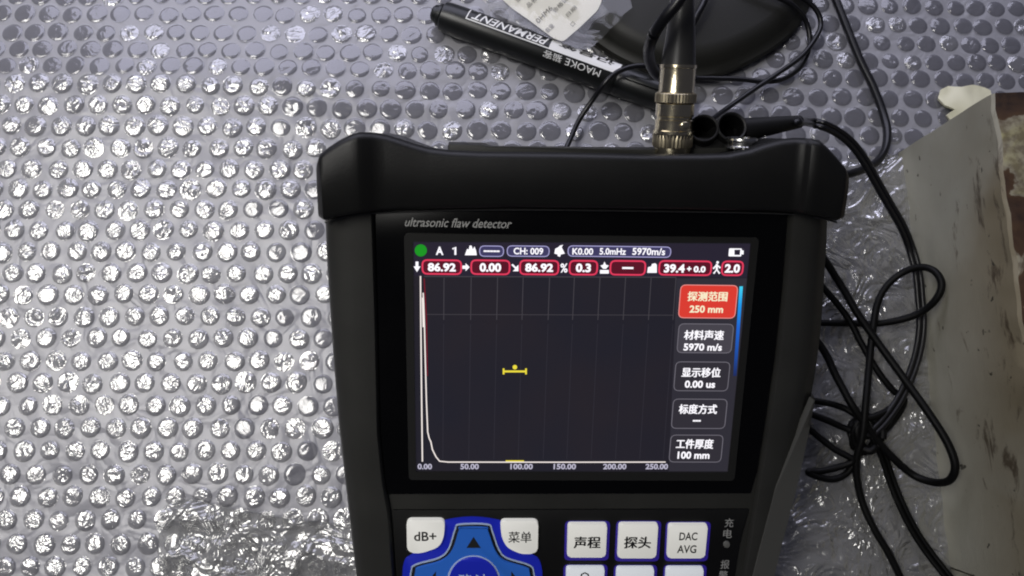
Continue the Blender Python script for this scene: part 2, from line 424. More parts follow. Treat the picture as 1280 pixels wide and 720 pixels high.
# ------------------------------------------------------------------ steel block on the right
def block_mat(rusty):
    m = bpy.data.materials.new('block_rust' if rusty else 'block_side'); m.use_nodes = True; nt = m.node_tree; N = nt.nodes; L = nt.links
    b = N["Principled BSDF"]; geo = N.new("ShaderNodeNewGeometry")
    def nz(s, d=6, dist=0.0, sc=(1, 1, 1)):
        mp = N.new("ShaderNodeMapping"); mp.inputs["Scale"].default_value = sc; L.new(geo.outputs["Position"], mp.inputs[0])
        n = N.new("ShaderNodeTexNoise"); n.inputs["Scale"].default_value = s; n.inputs["Detail"].default_value = d; n.inputs["Distortion"].default_value = dist
        L.new(mp.outputs[0], n.inputs["Vector"]); return n
    def ramp(src, stops):
        r = N.new("ShaderNodeValToRGB"); L.new(src, r.inputs[0]); e = r.color_ramp.elements
        e[0].position, e[0].color = stops[0][0], (*stops[0][1], 1); e[1].position, e[1].color = stops[-1][0], (*stops[-1][1], 1)
        for p, c in stops[1:-1]:
            x = e.new(p); x.color = (*c, 1)
        return r
    def mix(f, a, c):
        x = N.new("ShaderNodeMix"); x.data_type = 'RGBA'; L.new(f, x.inputs[0])
        for s, i in ((a, 6), (c, 7)):
            if isinstance(s, tuple): x.inputs[i].default_value = (*s, 1)
            else: L.new(s, x.inputs[i])
        return x.outputs[2]
    if rusty:
        n1 = nz(48, 7, 0.6)
        c = ramp(n1.outputs[0], [(0.36, (0.022, 0.010, 0.005)), (0.48, (0.050, 0.023, 0.010)), (0.555, (0.085, 0.045, 0.018)), (0.58, (0.34, 0.31, 0.22)), (0.70, (0.40, 0.37, 0.19))])
        n2 = nz(320, 4)
        f = ramp(n2.outputs[0], [(0.38, (0, 0, 0)), (0.6, (0.55, 0.55, 0.55))])
        L.new(mix(f.outputs[0], c.outputs[0], (0.06, 0.030, 0.013)), b.inputs["Base Color"]); b.inputs["Roughness"].default_value = 0.85
        hs = n1.outputs[0]
    else:
        n1 = nz(14, 5); base = ramp(n1.outputs[0], [(0.3, (0.31, 0.30, 0.235)), (0.7, (0.47, 0.465, 0.385))])
        # worn brown stains, stretched along the edge
        n2 = nz(75, 10, 0.5, (1.0, 0.45, 1.3)); n2.inputs['Roughness'].default_value = 0.68; 
        sx_ = N.new("ShaderNodeSeparateXYZ"); L.new(geo.outputs["Position"], sx_.inputs[0])
        md = N.new("ShaderNodeMath"); md.operation = 'MULTIPLY_ADD'; md.inputs[1].default_value = 2.2; L.new(sx_.outputs[2], md.inputs[0]); L.new(n2.outputs[0], md.inputs[2])
        f2 = ramp(md.outputs[0], [(0.675, (0, 0, 0)), (0.76, (0.85, 0.85, 0.85))])
        c = base.outputs[0]
        n4 = nz(9, 4, 0.5); f4 = ramp(n4.outputs[0], [(0.42, (0, 0, 0)), (0.62, (0.8, 0.8, 0.8))])
        m4 = N.new("ShaderNodeMapRange"); m4.inputs[1].default_value = 0.015; m4.inputs[2].default_value = 0.065; m4.inputs[3].default_value = 0.15; m4.inputs[4].default_value = 1.0
        L.new(sx_.outputs[2], m4.inputs[0]); mm4 = N.new("ShaderNodeMath"); mm4.operation = 'MULTIPLY'; L.new(m4.outputs[0], mm4.inputs[0]); L.new(f4.outputs[0], mm4.inputs[1])
        c = mix(mm4.outputs[0], c, (0.21, 0.165, 0.085))
        c = mix(f2.outputs[0], c, (0.060, 0.040, 0.020))
        n3 = nz(160, 3, 0.3); f3 = ramp(n3.outputs[0], [(0.68, (0, 0, 0)), (0.71, (0.9, 0.9, 0.9))])
        c = mix(f3.outputs[0], c, (0.03, 0.025, 0.015))
        L.new(c, b.inputs["Base Color"]); b.inputs["Roughness"].default_value = 0.5; hs = n2.outputs[0]
    bp = N.new("ShaderNodeBump"); bp.inputs["Strength"].default_value = 0.6; bp.inputs["Distance"].default_value = 0.0015 if rusty else 0.0006
    L.new(hs, bp.inputs["Height"]); L.new(bp.outputs[0], b.inputs["Normal"])
    return m
BH = 0.200 * H
B0 = G(1125, 190); B1 = G(1182, 706); B2 = G(1195, 860)
ax = (B1 - B0); ax.z = 0; ax.normalize(); nrm = Vector((-ax.y, ax.x, 0))
if nrm.x < 0: nrm = -nrm
def steel_block(A, Bp, width, hh, name, label, cat):
    Ln = (Bp - A).length; n = 60; m_ = 10
    bm = bmesh.new()
    # cross-section path: bottom-left up the left face, over the chamfer, across the top, down the right
    prof = [(0, -0.012)] + [(0, hh * k / m_) for k in range(0, m_)] + [(0.0002, hh - 0.0014), (0.0012, hh - 0.0003), (0.003, hh)] + [(width * k / 14, hh) for k in range(1, 14)] + [(width, hh), (width, -0.012)]
    rings = []
    for i in range(n + 1):
        t = i / n; base = A + ax * Ln * t; ring = []
        for (a, z) in prof:
            p = base + nrm * a + Vector((0, 0, z))
            d = 0.0
            if z > hh * 0.8: d = 0.0011 * noise.noise(p * 140) + 0.0008 * noise.noise(p * 60)
            elif z > 0: d = 0.0004 * noise.noise(p * 60)
            if a > 0.003 and a < width: p.z += 0.0012 * noise.noise(p * 110) + 0.0012 * noise.noise(p * 35)
            p -= nrm * d
            if i == 0: p += ax * 0.0012 * noise.noise(Vector((0, z * 120, 4 + a * 30)))
            ring.append(bm.verts.new(p))
        rings.append(ring)
    k = len(prof)
    for A_, B_ in zip(rings, rings[1:]):
        for q in range(k - 1):
            f = bm.faces.new((A_[q], B_[q], B_[q + 1], A_[q + 1]))
            f.material_index = 1 if prof[q][0] > 0.0011 and prof[q][1] > 0 else 0
    bm.faces.new(rings[0]); bm.faces.new(rings[-1][::-1])
    me = from_bm(bm, name, ang=35)
    me.materials.append(BM0); me.materials.append(BM1)
    o = link(name, me); tag(o, label, cat); return o
BM0, BM1 = block_mat(False), block_mat(True)
steel_block(B0, B1, 0.10, BH, 'steel_block', 'tall grey green steel block with rusty brown top at the right', 'steel block')
steel_block(B1 + ax * 0.0012 + nrm * 0.001, B2, 0.10, BH - 0.0015, 'steel_block', 'grey steel piece butted against the near end of the tall rusty block, bottom right corner', 'steel block')

# cream foam scrap behind the block
def sheet_obj(name, pts_px, z0, thick, matl, label, cat, wav=0.001, hump=0.003, parent=None, n=3, nscale=60):
    """thin sheet from a traced outline: subdivided fill, wavy, with thickness"""
    P = [S(u, v, z0 if not callable(z0) else z0(u, v)) for u, v in pts_px]
    bm = bmesh.new(); vs_ = [bm.verts.new(p) for p in P]; f = bm.faces.new(vs_)
    bmesh.ops.triangulate(bm, faces=[f])
    for _ in range(n):
        bmesh.ops.subdivide_edges(bm, edges=list(bm.edges), cuts=1, use_grid_fill=True)
        bmesh.ops.triangulate(bm, faces=list(bm.faces))
    for v_ in bm.verts:
        q = v_.co
        v_.co.z += wav * noise.noise(q * nscale) + hump * abs(noise.noise(q * nscale * 0.5 + Vector((4, 4, 4))))
    bm.normal_update()
    if bm.faces and sum(ff.normal.z for ff in bm.faces) < 0: bmesh.ops.reverse_faces(bm, faces=list(bm.faces))
    if thick > 0:
        bmesh.ops.solidify(bm, geom=list(bm.faces), thickness=thick)
    me = from_bm(bm, name, ang=60)
    o = link(name, me, parent, matl)
    if label: tag(o, label, cat)
    return o
def zig(P, amp, n=4, seed=0):
    rnd = random.Random(seed); out = []
    for i in range(len(P)):
        a, b = Vector(P[i]), Vector(P[(i + 1) % len(P)])
        out.append(tuple(a))
        for k in range(1, n):
            q = a.lerp(b, k / n); out.append((q.x + rnd.uniform(-amp, amp), q.y + rnd.uniform(-amp, amp)))
    return out
sheet_obj('foam_scrap', [(1176, 112), (1186, 107), (1200, 110), (1214, 107), (1228, 109), (1238, 113), (1240, 124), (1214, 140), (1192, 152), (1184, 144), (1192, 138), (1180, 132), (1173, 122)],
          0.003, 0.0015, M['cream'], 'cream coloured scrap of foam sheet poking out behind the steel block', 'foam scrap', 0.002, 0.004, n=2, nscale=120)

# ------------------------------------------------------------------ ultrasonic flaw detector
det = empty('flaw_detector', (0, 0, 0), 'black handheld ultrasonic flaw detector with lit colour screen and white keys', 'test instrument')
det.matrix_world = DM
Lf = [(270, 402), (300, 403), (340, 405), (400, 409), (470, 414), (540, 420), (600, 427), (660, 434), (720, 441), (790, 449), (840, 455)]
Rt = [(270, 1047), (300, 1046), (340, 1043), (400, 1039), (460, 1032), (510, 1023), (560, 1010), (620, 994), (680, 981), (720, 975), (790, 965), (840, 958)]
Li = [(270, 467), (300, 468), (400, 471), (540, 474), (600, 480), (640, 487), (720, 493), (840, 505)]
Ri = [(270, 988), (360, 980), (445, 971), (540, 957), (620, 944), (720, 928), (840, 908)]
rowsv = [236, 255, 266] + list(range(276, 841, 12))
bm = bmesh.new(); rings = []
for v in rowsv:
    ul, ur, il, ir = (poly_at(P, v) for P in (Lf, Rt, Li, Ri))
    low = sst(700, 840, v)
    bk = lerp(-0.048, -0.034, low)
    a = D(ul, v, 0); b_ = D(ur, v, 0); ia = D(il, v, 0); ib = D(ir, v, 0)
    y = a.y
    X = [(a.x + 0.004, bk), (a.x, bk + 0.006), (a.x - 0.0003, -0.012), (a.x + 0.0004, -0.004), (a.x + 0.0018, -0.0008), (a.x + 0.005, 0.0012), (lerp(a.x, ia.x, 0.6), 0.0024), (ia.x - 0.0006, 0.0020), (ia.x, 0.0012), (ia.x + 0.0004, -0.0006),
         (ib.x - 0.0004, -0.0006), (ib.x, 0.0012), (ib.x + 0.0006, 0.0020), (lerp(ib.x, b_.x, 0.35), 0.0026), (lerp(ib.x, b_.x, 0.62), 0.0010), (b_.x - 0.004, -0.0020), (b_.x - 0.0012, -0.0048), (b_.x, -0.010), (b_.x + 0.0002, -0.018), (b_.x, bk + 0.006), (b_.x - 0.004, bk)]
    rings.append([bm.verts.new((x, y, z)) for x, z in X])
for A_, B_ in zip(rings, rings[1:]):
    n = len(A_)
    for q in range(n): bm.faces.new((A_[q], A_[(q + 1) % n], B_[(q + 1) % n], B_[q]))
bm.faces.new(rings[0][::-1]); bm.faces.new(rings[-1])
link('housing', from_bm(bm, 'housing', ang=38), det, M['housing'])
# kickstand behind
bm = prism([(-0.05, -0.02), (0.05, -0.02), (0.045, 0.045), (-0.045, 0.045)], -0.060, -0.048, 0.002)
link('kickstand', from_bm(bm, 'kickstand'), det, M['bumper'])

def dpts(P, z=0.0): return [D(u, v, z).to_2d() for u, v in P]
def plate(name, P, z0, z1, matl, rad=0.0, bev=0.0, parent=det, n=5):
    q = dpts(P, z1)
    if rad: q = round_poly(q, rad, n)
    me = from_bm(prism(ccw(q), z0, z1, bev), name, ang=30)
    return link(name, me, parent, matl)
# rail highlight painted in as an added lighter strip, lower right side
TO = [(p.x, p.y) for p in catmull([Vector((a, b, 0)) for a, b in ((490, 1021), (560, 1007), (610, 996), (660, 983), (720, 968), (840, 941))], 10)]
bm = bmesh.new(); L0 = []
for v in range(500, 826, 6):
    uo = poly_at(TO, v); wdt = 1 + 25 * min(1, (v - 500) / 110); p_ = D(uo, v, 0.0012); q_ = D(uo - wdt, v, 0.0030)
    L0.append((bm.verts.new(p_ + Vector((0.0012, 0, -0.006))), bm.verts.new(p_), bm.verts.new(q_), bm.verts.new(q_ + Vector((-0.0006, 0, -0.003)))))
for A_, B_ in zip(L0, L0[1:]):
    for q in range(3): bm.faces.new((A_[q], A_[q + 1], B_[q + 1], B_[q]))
link('highlight_strip', from_bm(bm, 'highlight_strip', ang=50), det, mat('highlight_grey', (0.095, 0.095, 0.088), 0.45, bump=0.2, bscale=2500))
# display bezel
bezP = [(poly_at(Li, v) + 2, v) for v in (262, 300, 400, 500, 560, 600)] + [(484, 618)] + [(938, 617)] + [(poly_at(Ri, v) - 3, v) for v in (590, 540, 445, 360, 262)]
bezel = plate('display_bezel', bezP, -0.0006, 0.0004, M['bezel'], bev=0.0002)
keyP = [(491, 638), (936, 637)] + [(poly_at(Ri, v) - 10, v) for v in (680, 720, 780, 830)] + [(poly_at(Li, v) + 4, v) for v in (830, 780, 720, 680)]
keypanel = plate('keypad_panel', keyP, -0.0006, 0.0003, M['keypanel'], bev=0.0001)

# bumper
topP = [(398, 200), (401, 190), (412, 181), (428, 171), (440, 165), (452, 162), (468, 163), (484, 166), (500, 171), (518, 177), (536, 182), (560, 185), (600, 187), (700, 188), (800, 190), (870, 190), (905, 189), (930, 184), (950, 177), (968, 172), (985, 170), (1005, 170), (1018, 172), (1028, 180), (1042, 193), (1053, 204), (1057, 214)]
botP = [(398, 271), (404, 275), (425, 270), (450, 266), (500, 262), (640, 259), (860, 262), (960, 264), (1000, 266), (1030, 271), (1050, 276), (1057, 273)]
def zf(u):
    z = 0.0062
    z += 0.0030 * (1 - sst(446, 478, u)) + 0.0030 * sst(992, 1010, u)
    z -= 0.0030 * (1 - sst(397, 404, u)) + 0.0030 * sst(1051, 1058, u)
    return z
us = sorted(set([398, 399.5, 401, 404, 408] + [p[0] for p in topP] + [p[0] for p in botP] + list(range(412, 1050, 9)) + [1051, 1054, 1056]))
OC = DMi @ CO
bm = bmesh.new(); rings = []
for u in us:
    z = zf(u); vt, vb = poly_at(topP, u), poly_at(botP, u)
    T = D(u, vt, 0.001); Bt = D(u, vb, z - 0.002); x = D(u, 220, z - 0.003).x
    yt, yb = T.y, Bt.y
    ck = (OC.y - yt) / (OC.z - z); ck = -ck if False else ck
    def back(zz): return yt + ck * (zz - z) - 0.0004
    prof = [(back(-0.050) - 0.002, -0.050), (back(-0.046), -0.046), (back(-0.02), -0.02), (back(z - 0.0062), z - 0.0062), (yt - 0.0003, z - 0.0026), (yt - 0.0013, z - 0.0006), (yt - 0.0026, z), (lerp(yt, yb, 0.5), z + 0.0003), (yb + 0.0016, z), (yb + 0.0005, z - 0.0006), (yb, z - 0.0018), (yb, -0.0015), (yb + 0.0015, -0.003), (yb + 0.0015, -0.050)]
    rings.append([bm.verts.new((x, yy, zz)) for yy, zz in prof])
for A_, B_ in zip(rings, rings[1:]):
    n = len(A_)
    for q in range(n): bm.faces.new((A_[q], A_[(q + 1) % n], B_[(q + 1) % n], B_[q]))
bm.faces.new(rings[0][::-1]); bm.faces.new(rings[-1])
link('bumper', from_bm(bm, 'bumper', ang=42), det, M['bumper'])
bm = bmesh.new()
tube_into(bm, catmull([D(u, v, 0.0016) for u, v in ((406, 278), (424, 272.5), (445, 268.5), (500, 264.5), (640, 262), (860, 264.5), (960, 266.5), (1000, 268.5), (1028, 273), (1046, 278))], 6), 0.00035, 8)
link('seam_highlight', from_bm(bm, 'seam_highlight', ang=60), det, mat('seam_highlight_grey', (0.05, 0.05, 0.048), 0.35))  # paler thin strip standing in for the housing rim catching light
# socket plate peeking over the bumper top
o = plate('connector_plate', [(560, 180), (606, 181), (614, 185), (800, 187), (930, 184), (930, 200), (560, 200)], -0.020, -0.012, M['housing'], bev=0.0005)

# ---------------- text
_tc = {}; _zl = {}
def text_mesh(s, bold=0.0, shear=0.0, serif=False):
    cj = bold * 1.2 if any(ord(ch) > 0x2000 for ch in s) else 0.0
    key = (s, bold, shear)
    if cj: bold = 0.0
    if key in _tc: return _tc[key]
    c = bpy.data.curves.new('t', 'FONT'); c.body = s; c.size = 1; c.offset = bold; c.shear = shear; c.resolution_u = 3
    o = bpy.data.objects.new('t', c); COL.objects.link(o)
    dg = bpy.context.evaluated_depsgraph_get(); dg.update()
    me = bpy.data.meshes.new_from_object(o.evaluated_get(dg))
    V = [tuple(v.co) for v in me.vertices]; F = [tuple(p.vertices) for p in me.polygons]
    bpy.data.objects.remove(o); bpy.data.curves.remove(c); bpy.data.meshes.remove(me)
    x0, x1 = min(v[0] for v in V), max(v[0] for v in V); y0, y1 = min(v[1] for v in V), max(v[1] for v in V)
    if any(ord(ch) > 0x2000 for ch in s) and cj > 0:
        n0 = len(V); V0, F0 = list(V), list(F)
        for k, (ddx, ddy) in enumerate(((cj, 0), (-cj, 0), (0, cj))):
            V += [(v[0] + ddx, v[1] + ddy, 0) for v in V0]; F += [tuple(i + n0 * (k + 1) for i in f) for f in F0]
    x0, x1 = min(v[0] for v in V), max(v[0] for v in V); y0, y1 = min(v[1] for v in V), max(v[1] for v in V)
    nb = n0 if (cj > 0 and any(ord(ch) > 0x2000 for ch in s)) else len(V)
    _zl[key] = nb
    V = [((v[0] - (x0 + x1) / 2) / (x1 - x0), (v[1] - (y0 + y1) / 2) / (y1 - y0)) for v in V]
    _tc[key] = (V, F); return _tc[key]
def dtext(name, s, u, v, w, hh, matl, z, parent, bold=0.02, shear=0.0, slope=0.0):
    """text on the detector plane: centre (u,v), box w x hh (traced), lifted z"""
    V, F = text_mesh(s, bold, shear)
    a, b_ = D(u - w / 2, v, z), D(u + w / 2, v, z); c, d = D(u, v - hh / 2, z), D(u, v + hh / 2, z)
    cx, cy = (a.x + b_.x) / 2, (c.y + d.y) / 2; sx, sy = (b_ - a).x, (c - d).y
    me = bpy.data.meshes.new(name); nb = _zl.get((s, bold, shear), len(V)); me.from_pydata([(cx + x * sx, cy + y * sy + slope * x * sx, z + (i // nb) * 0.000006) for i, (x, y) in enumerate(V)], [], F)
    return link(name, me, parent, matl)
def dpoly(name, P, z, matl, parent):
    me = bpy.data.meshes.new(name); q = ccw(dpts(P, z)); me.from_pydata([(p[0], p[1], z) for p in q], [], [tuple(range(len(q)))])
    return link(name, me, parent, matl)
def rrect(u0, v0, u1, v1, z):
    a, b_, c, d = (D(u, v, z).to_2d() for u, v in ((u0, v1), (u1, v1), (u1, v0), (u0, v0)))
    y0, y1 = (a.y + b_.y) / 2, (c.y + d.y) / 2; x0, x1 = (a.x + d.x) / 2, (b_.x + c.x) / 2
    return [Vector((x0, y0)), Vector((x1, y0)), Vector((x1, y1)), Vector((x0, y1))]
def offset_ring(P, d):
    out = []; n = len(P)
    for i in range(n):
        t = (P[(i + 1) % n] - P[i - 1]).normalized(); nn = Vector((-t.y, t.x)); out.append(P[i] + nn * d)
    return out
def pill(name, u0, v0, u1, v1, z, line, fill, parent, rad, wid):
    P = round_poly(rrect(u0, v0, u1, v1, z), rad, 5)
    I = offset_ring(P, wid); n = len(P)
    me = bpy.data.meshes.new(name)
    V = [(p.x, p.y, z) for p in P] + [(p.x, p.y, z) for p in I]
    F = [(i, (i + 1) % n, n + (i + 1) % n, n + i) for i in range(n)]
    if fill:
        F.append(tuple(range(n, 2 * n)))
    me.from_pydata(V, [], F); me.materials.append(line)
    if fill: me.materials.append(fill); me.polygons[len(F) - 1].material_index = 1
    return link(name, me, parent)
def dline(name, P, w, z, matl, parent):
    """flat poly-line, w in traced pixels"""
    q = [D(u, v, z).to_2d() for u, v in P]; ww = w / 1000 * 0.276 / 2; V = []; F = []
    for i, p in enumerate(q):
        t = (q[min(len(q) - 1, i + 1)] - q[max(0, i - 1)]).normalized(); n = Vector((-t.y, t.x)) * ww
        V += [(p.x + n.x, p.y + n.y, z), (p.x - n.x, p.y - n.y, z)]
    for i in range(len(q) - 1): F.append((2 * i, 2 * i + 1, 2 * i + 3, 2 * i + 2))
    me = bpy.data.meshes.new(name); me.from_pydata(V, [], F); return link(name, me, parent, matl)

dtext('lettering', 'ultrasonic flaw detector', 573, 278.6, 134, 11.5, M['ink_grey'], 0.0006, bezel, 0.012, 0.32, -0.006)

# ---------------- screen
def rect_ring(name, O, I, z0, z1, matl, parent):
    o_, i_ = [D(u, v, z1).to_2d() for u, v in O], [D(u, v, z1).to_2d() for u, v in I]
    bm = bmesh.new()
    ro, ri = round_poly(o_, 0.0016, 4), round_poly(i_, 0.0006, 4); n = len(ro)
    a = [bm.verts.new((p.x, p.y, z0)) for p in ro]; b1 = [bm.verts.new((p.x, p.y, z1)) for p in offset_ring(ro, 0)]
    c = [bm.verts.new((p.x, p.y, z1)) for p in ri]; d = [bm.verts.new((p.x, p.y, z0)) for p in ri]
    for A_, B_ in ((a, b1), (b1, c), (c, d)):
        for k in range(n): bm.faces.new((A_[k], A_[(k + 1) % n], B_[(k + 1) % n], B_[k]))
    return link(name, from_bm(bm, name, ang=30), parent, matl)
rect_ring('screen_frame', [(505, 292), (949, 297), (918, 601), (511, 600)], [(516, 302), (939, 304), (910, 591), (520, 590)], 0.0003, 0.0013, M['screen_frame'], det)
# lit panel
m = bpy.data.materials.new('lcd_background'); m.use_nodes = True; nt = m.node_tree; b = nt.nodes["Principled BSDF"]
b.inputs["Base Color"].default_value = (0.004, 0.004, 0.004, 1); b.inputs["Roughness"].default_value = 0.3
tc = nt.nodes.new("ShaderNodeTexCoord"); nz = nt.nodes.new("ShaderNodeTexNoise"); nz.inputs["Scale"].default_value = 28; nz.inputs["Detail"].default_value = 2
nt.links.new(tc.outputs["Object"], nz.inputs["Vector"])
rp = nt.nodes.new("ShaderNodeValToRGB"); rp.color_ramp.elements[0].color = (0.013, 0.0128, 0.021, 1); rp.color_ramp.elements[1].color = (0.018, 0.0145, 0.020, 1)
rp.color_ramp.elements[0].position = 0.3; rp.color_ramp.elements[1].position = 0.75
nt.links.new(nz.outputs[0], rp.inputs[0]); nt.links.new(rp.outputs[0], b.inputs["Emission Color"]); b.inputs["Emission Strength"].default_value = 1.0
M['lcd'] = m
ZS = 0.0006
scr = plate('screen', [(514, 300), (941, 302), (912, 593), (518, 592)], 0.0001, ZS, M['lcd'])
E = {'trace': emis('ui_trace', (0.92, 0.84, 0.80), 1.0), 'white': emis('ui_white', (0.95, 0.93, 0.98), 1.15), 'soft': emis('ui_soft_white', (0.50, 0.48, 0.60), 1.0), 'red': emis('ui_red', (0.80, 0.045, 0.11), 1.0),
     'pillfill': emis('ui_pill_red', (0.10, 0.006, 0.018), 1.0), 'lav': emis('ui_lavender', (0.40, 0.38, 0.66), 1.0), 'navy': emis('ui_navy', (0.05, 0.045, 0.12), 1.0),
     'green': emis('ui_green', (0.01, 0.30, 0.015), 1.0), 'grid': emis('ui_grid', (0.055, 0.05, 0.06), 1.0), 'yel': emis('ui_yellow', (0.85, 0.72, 0.05), 1.0),
     'btn_red': emis('ui_button_red', (0.70, 0.045, 0.03), 1.0), 'btn_redline': emis('ui_button_red_rim', (0.85, 0.30, 0.28), 1.0), 'btn': emis('ui_button_grey', (0.060, 0.055, 0.070), 1.0),
     'btn2': emis('ui_button_dark', (0.030, 0.027, 0.036), 1.0), 'btnline': emis('ui_button_rim', (0.16, 0.15, 0.18), 1.0), 'bar': emis('ui_sidebar', (0.028, 0.026, 0.036), 1.0),
     'cream': emis('ui_cream', (0.95, 0.88, 0.62), 1.0), 'header': emis('ui_header', (0.020, 0.016, 0.030), 1.0), 'darkred': emis('ui_dark_red', (0.16, 0.008, 0.02), 1.0)}
Z1, Z2, Z3, Z4 = ZS + 0.00005, ZS + 0.0001, ZS + 0.00016, ZS + 0.00022
dpoly('header_bar', [(517, 303), (938, 305), (934, 347), (518, 345)], Z1, E['header'], scr)
dpoly('side_bar', [(846, 348), (934, 348), (910, 589), (836, 589)], Z1, E['bar'], scr)
def circ(u, v, r, n=20): return [(u + r * math.cos(2 * math.pi * k / n), v + r * math.sin(2 * math.pi * k / n)) for k in range(n)]
dpoly('status_dot', circ(526, 313, 7.6), Z3, E['green'], scr)
dtext('ui_text', 'A', 549.5, 313.5, 9.5, 10.5, E['white'], Z3, scr, 0.03)
dline('ui_text', [(565.8, 311.4), (569.2, 309), (569.2, 318.6)], 2.3, Z3, E['white'], scr)
dpoly('ui_icon', [(581, 319), (584, 311), (586, 312), (587, 307), (589.5, 307), (591, 312), (593, 308), (595, 313), (596, 319)], Z3, E['white'], scr)
r = 0.0018; wd = 0.00030
pill('status_pill', 599, 307, 630, 321, Z2, E['lav'], E['navy'], scr, r, wd); dtext('ui_text', '-----', 614.5, 314, 20, 2.0, E['white'], Z3, scr, 0.03)
pill('status_pill', 633.5, 307, 687, 321, Z2, E['lav'], E['navy'], scr, r, wd); dtext('ui_text', 'CH: 009', 660.5, 314, 37, 8.6, E['white'], Z3, scr, 0.022)
dpoly('ui_icon', [(693, 317), (694, 311), (698, 309), (700, 307), (704, 306), (702, 309), (704, 313), (706, 317), (701, 318), (700, 321), (697, 320), (697, 318)], Z3, E['white'], scr)
pill('status_pill', 709.5, 307.5, 839, 321.5, Z2, E['lav'], E['navy'], scr, r, wd)
dtext('ui_text', 'K0.00', 728.5, 314.3, 26, 8.4, E['white'], Z3, scr, 0.022); dtext('ui_text', '5.0mHz', 766, 314.3, 33, 8.4, E['white'], Z3, scr, 0.022); dtext('ui_text', '5970m/s', 811, 314.5, 41, 9.0, E['white'], Z3, scr, 0.022)
pill('battery_icon', 911, 310.5, 927, 320.5, Z2, E['white'], E['header'], scr, 0.0004, 0.0005); dpoly('ui_icon', [(912, 312), (918, 312), (918, 319.5), (912, 319.5)], Z3, E['white'], scr); dpoly('ui_icon', [(927, 313), (929.5, 313), (929.5, 318), (927, 318)], Z3, E['white'], scr)
# red read-outs
r = 0.0020; wd = 0.00055
for u0, u1, s, tw in ((527, 577.5, '86.92', 35), (588, 638, '0.00', 27), (649, 699, '86.92', 35), (711, 747.5, '0.3', 19), (762, 807.5, '----', 14), (823, 890, None, 0), (901.5, 929.5, '2.0', 19)):
    o_ = 324.3 + (u0 - 527) * 0.004
    pill('readout_pill', u0, o_, u1, o_ + 19.2, Z2, E['red'], E['pillfill'], scr, r, wd)
    if s: dtext('ui_text', s, (u0 + u1) / 2, o_ + 9.8, tw, 11 if s != '----' else 2.4, E['white'], Z3, scr, 0.04)
dtext('ui_text', '39.4', 843, 335.6, 26, 11, E['white'], Z3, scr, 0.04); dtext('ui_text', '+', 861.5, 336, 5.5, 5.5, E['white'], Z3, scr, 0.05); dtext('ui_text', '0.0', 874.5, 336.6, 15, 8, E['white'], Z3, scr, 0.04)
def icon(P): dpoly('ui_icon', P, Z3, E['white'], scr)
icon([(519.5, 327), (523, 327), (523, 333), (525.6, 333), (521.2, 340), (517, 333), (519.5, 333)])
icon([(578, 332), (582, 332), (582, 329), (587, 334), (582, 339), (582, 336), (578, 336)])
icon([(639, 331), (641, 330), (645, 334), (648, 331), (648, 339), (641, 339), (644, 336)])
dtext('ui_text', '%', 705, 335, 9, 11.5, E['white'], Z3, scr, 0.02)
icon([(750, 337.5), (761, 337.5), (761, 342), (750, 342)]); icon([(754, 336), (750.5, 332), (754, 331), (755.5, 327), (757.5, 331), (761, 332), (757.5, 336)])
icon([(809, 341), (810, 334), (814, 333), (815, 330), (819, 329), (821, 331), (821, 341)])
dline('ui_icon', [(892, 342), (896, 337), (899.5, 342)], 2, Z3, E['white'], scr); dline('ui_icon', [(891.5, 336), (896, 331), (900.5, 335)], 2, Z3, E['white'], scr); dline('ui_icon', [(896, 330), (896, 338)], 2.4, Z3, E['white'], scr); dpoly('ui_icon', circ(897, 328, 1.7, 10), Z4, E['white'], scr)
# plot
for k, x in enumerate((555, 589, 622, 654, 687, 718, 750, 782, 814, 845)):
    dline('grid_line', [(x, 347), (x - 0.00 - (x - 527) * 0.012, 400)], 1.0, Z2, E['grid'], scr)
    dline('grid_line', [(x - (x - 527) * 0.012, 405), (x - (x - 527) * 0.050, 574)], 0.7, Z2, E['bar'], scr)
dline('grid_line', [(530, 345.6), (845, 346.6)], 1.2, Z2, E['grid'], scr); dline('grid_line', [(533, 393), (841, 394)], 0.8, Z2, E['grid'], scr)
dline('echo_trace', [(525.6, 345), (526.0, 400), (526.8, 480), (528, 577)], 1.7, Z4, E['trace'], scr)
dline('echo_trace', [(528.9, 366), (529.6, 380), (530.6, 410), (531.6, 450), (533.0, 500), (534.6, 540), (536.5, 548), (538.5, 552), (540.5, 562), (545, 571), (549.5, 576.5), (560, 577.6), (700, 577.8), (832, 577.6)], 1.6, Z4, E['trace'], scr)
dline('echo_trace', [(528.6, 372), (529.6, 409)], 2.6, Z4 + 0.00003, E['trace'], scr)
dline('glow_line', [(530.2, 348), (533.0, 400), (534.2, 470)], 1.5, Z3, E['darkred'], scr)
dline('gate_marker', [(629, 464.3), (658, 464.3)], 2.6, Z3, E['yel'], scr); dline('gate_marker', [(629.5, 460.5), (629.5, 468)], 2.2, Z4, E['yel'], scr); dline('gate_marker', [(657.5, 460.5), (657.5, 468)], 2.2, Z4, E['yel'], scr); dpoly('gate_marker', circ(643.6, 459, 2.9, 12), Z4, E['yel'], scr)
dline('gate_marker', [(632, 576.2), (655, 576.2)], 1.6, Z4 + 0.00003, E['yel'], scr)
for u, s, w in ((531, '0.00', 18), (587, '50.00', 23), (652, '100.00', 28), (706, '150.00', 28), (768.5, '200.00', 29), (821, '250.00', 28)):
    dtext('ui_text', s, u, 583.2, w, 7.0, E['soft'], Z4 if u > 600 else Z3, scr, 0.03)
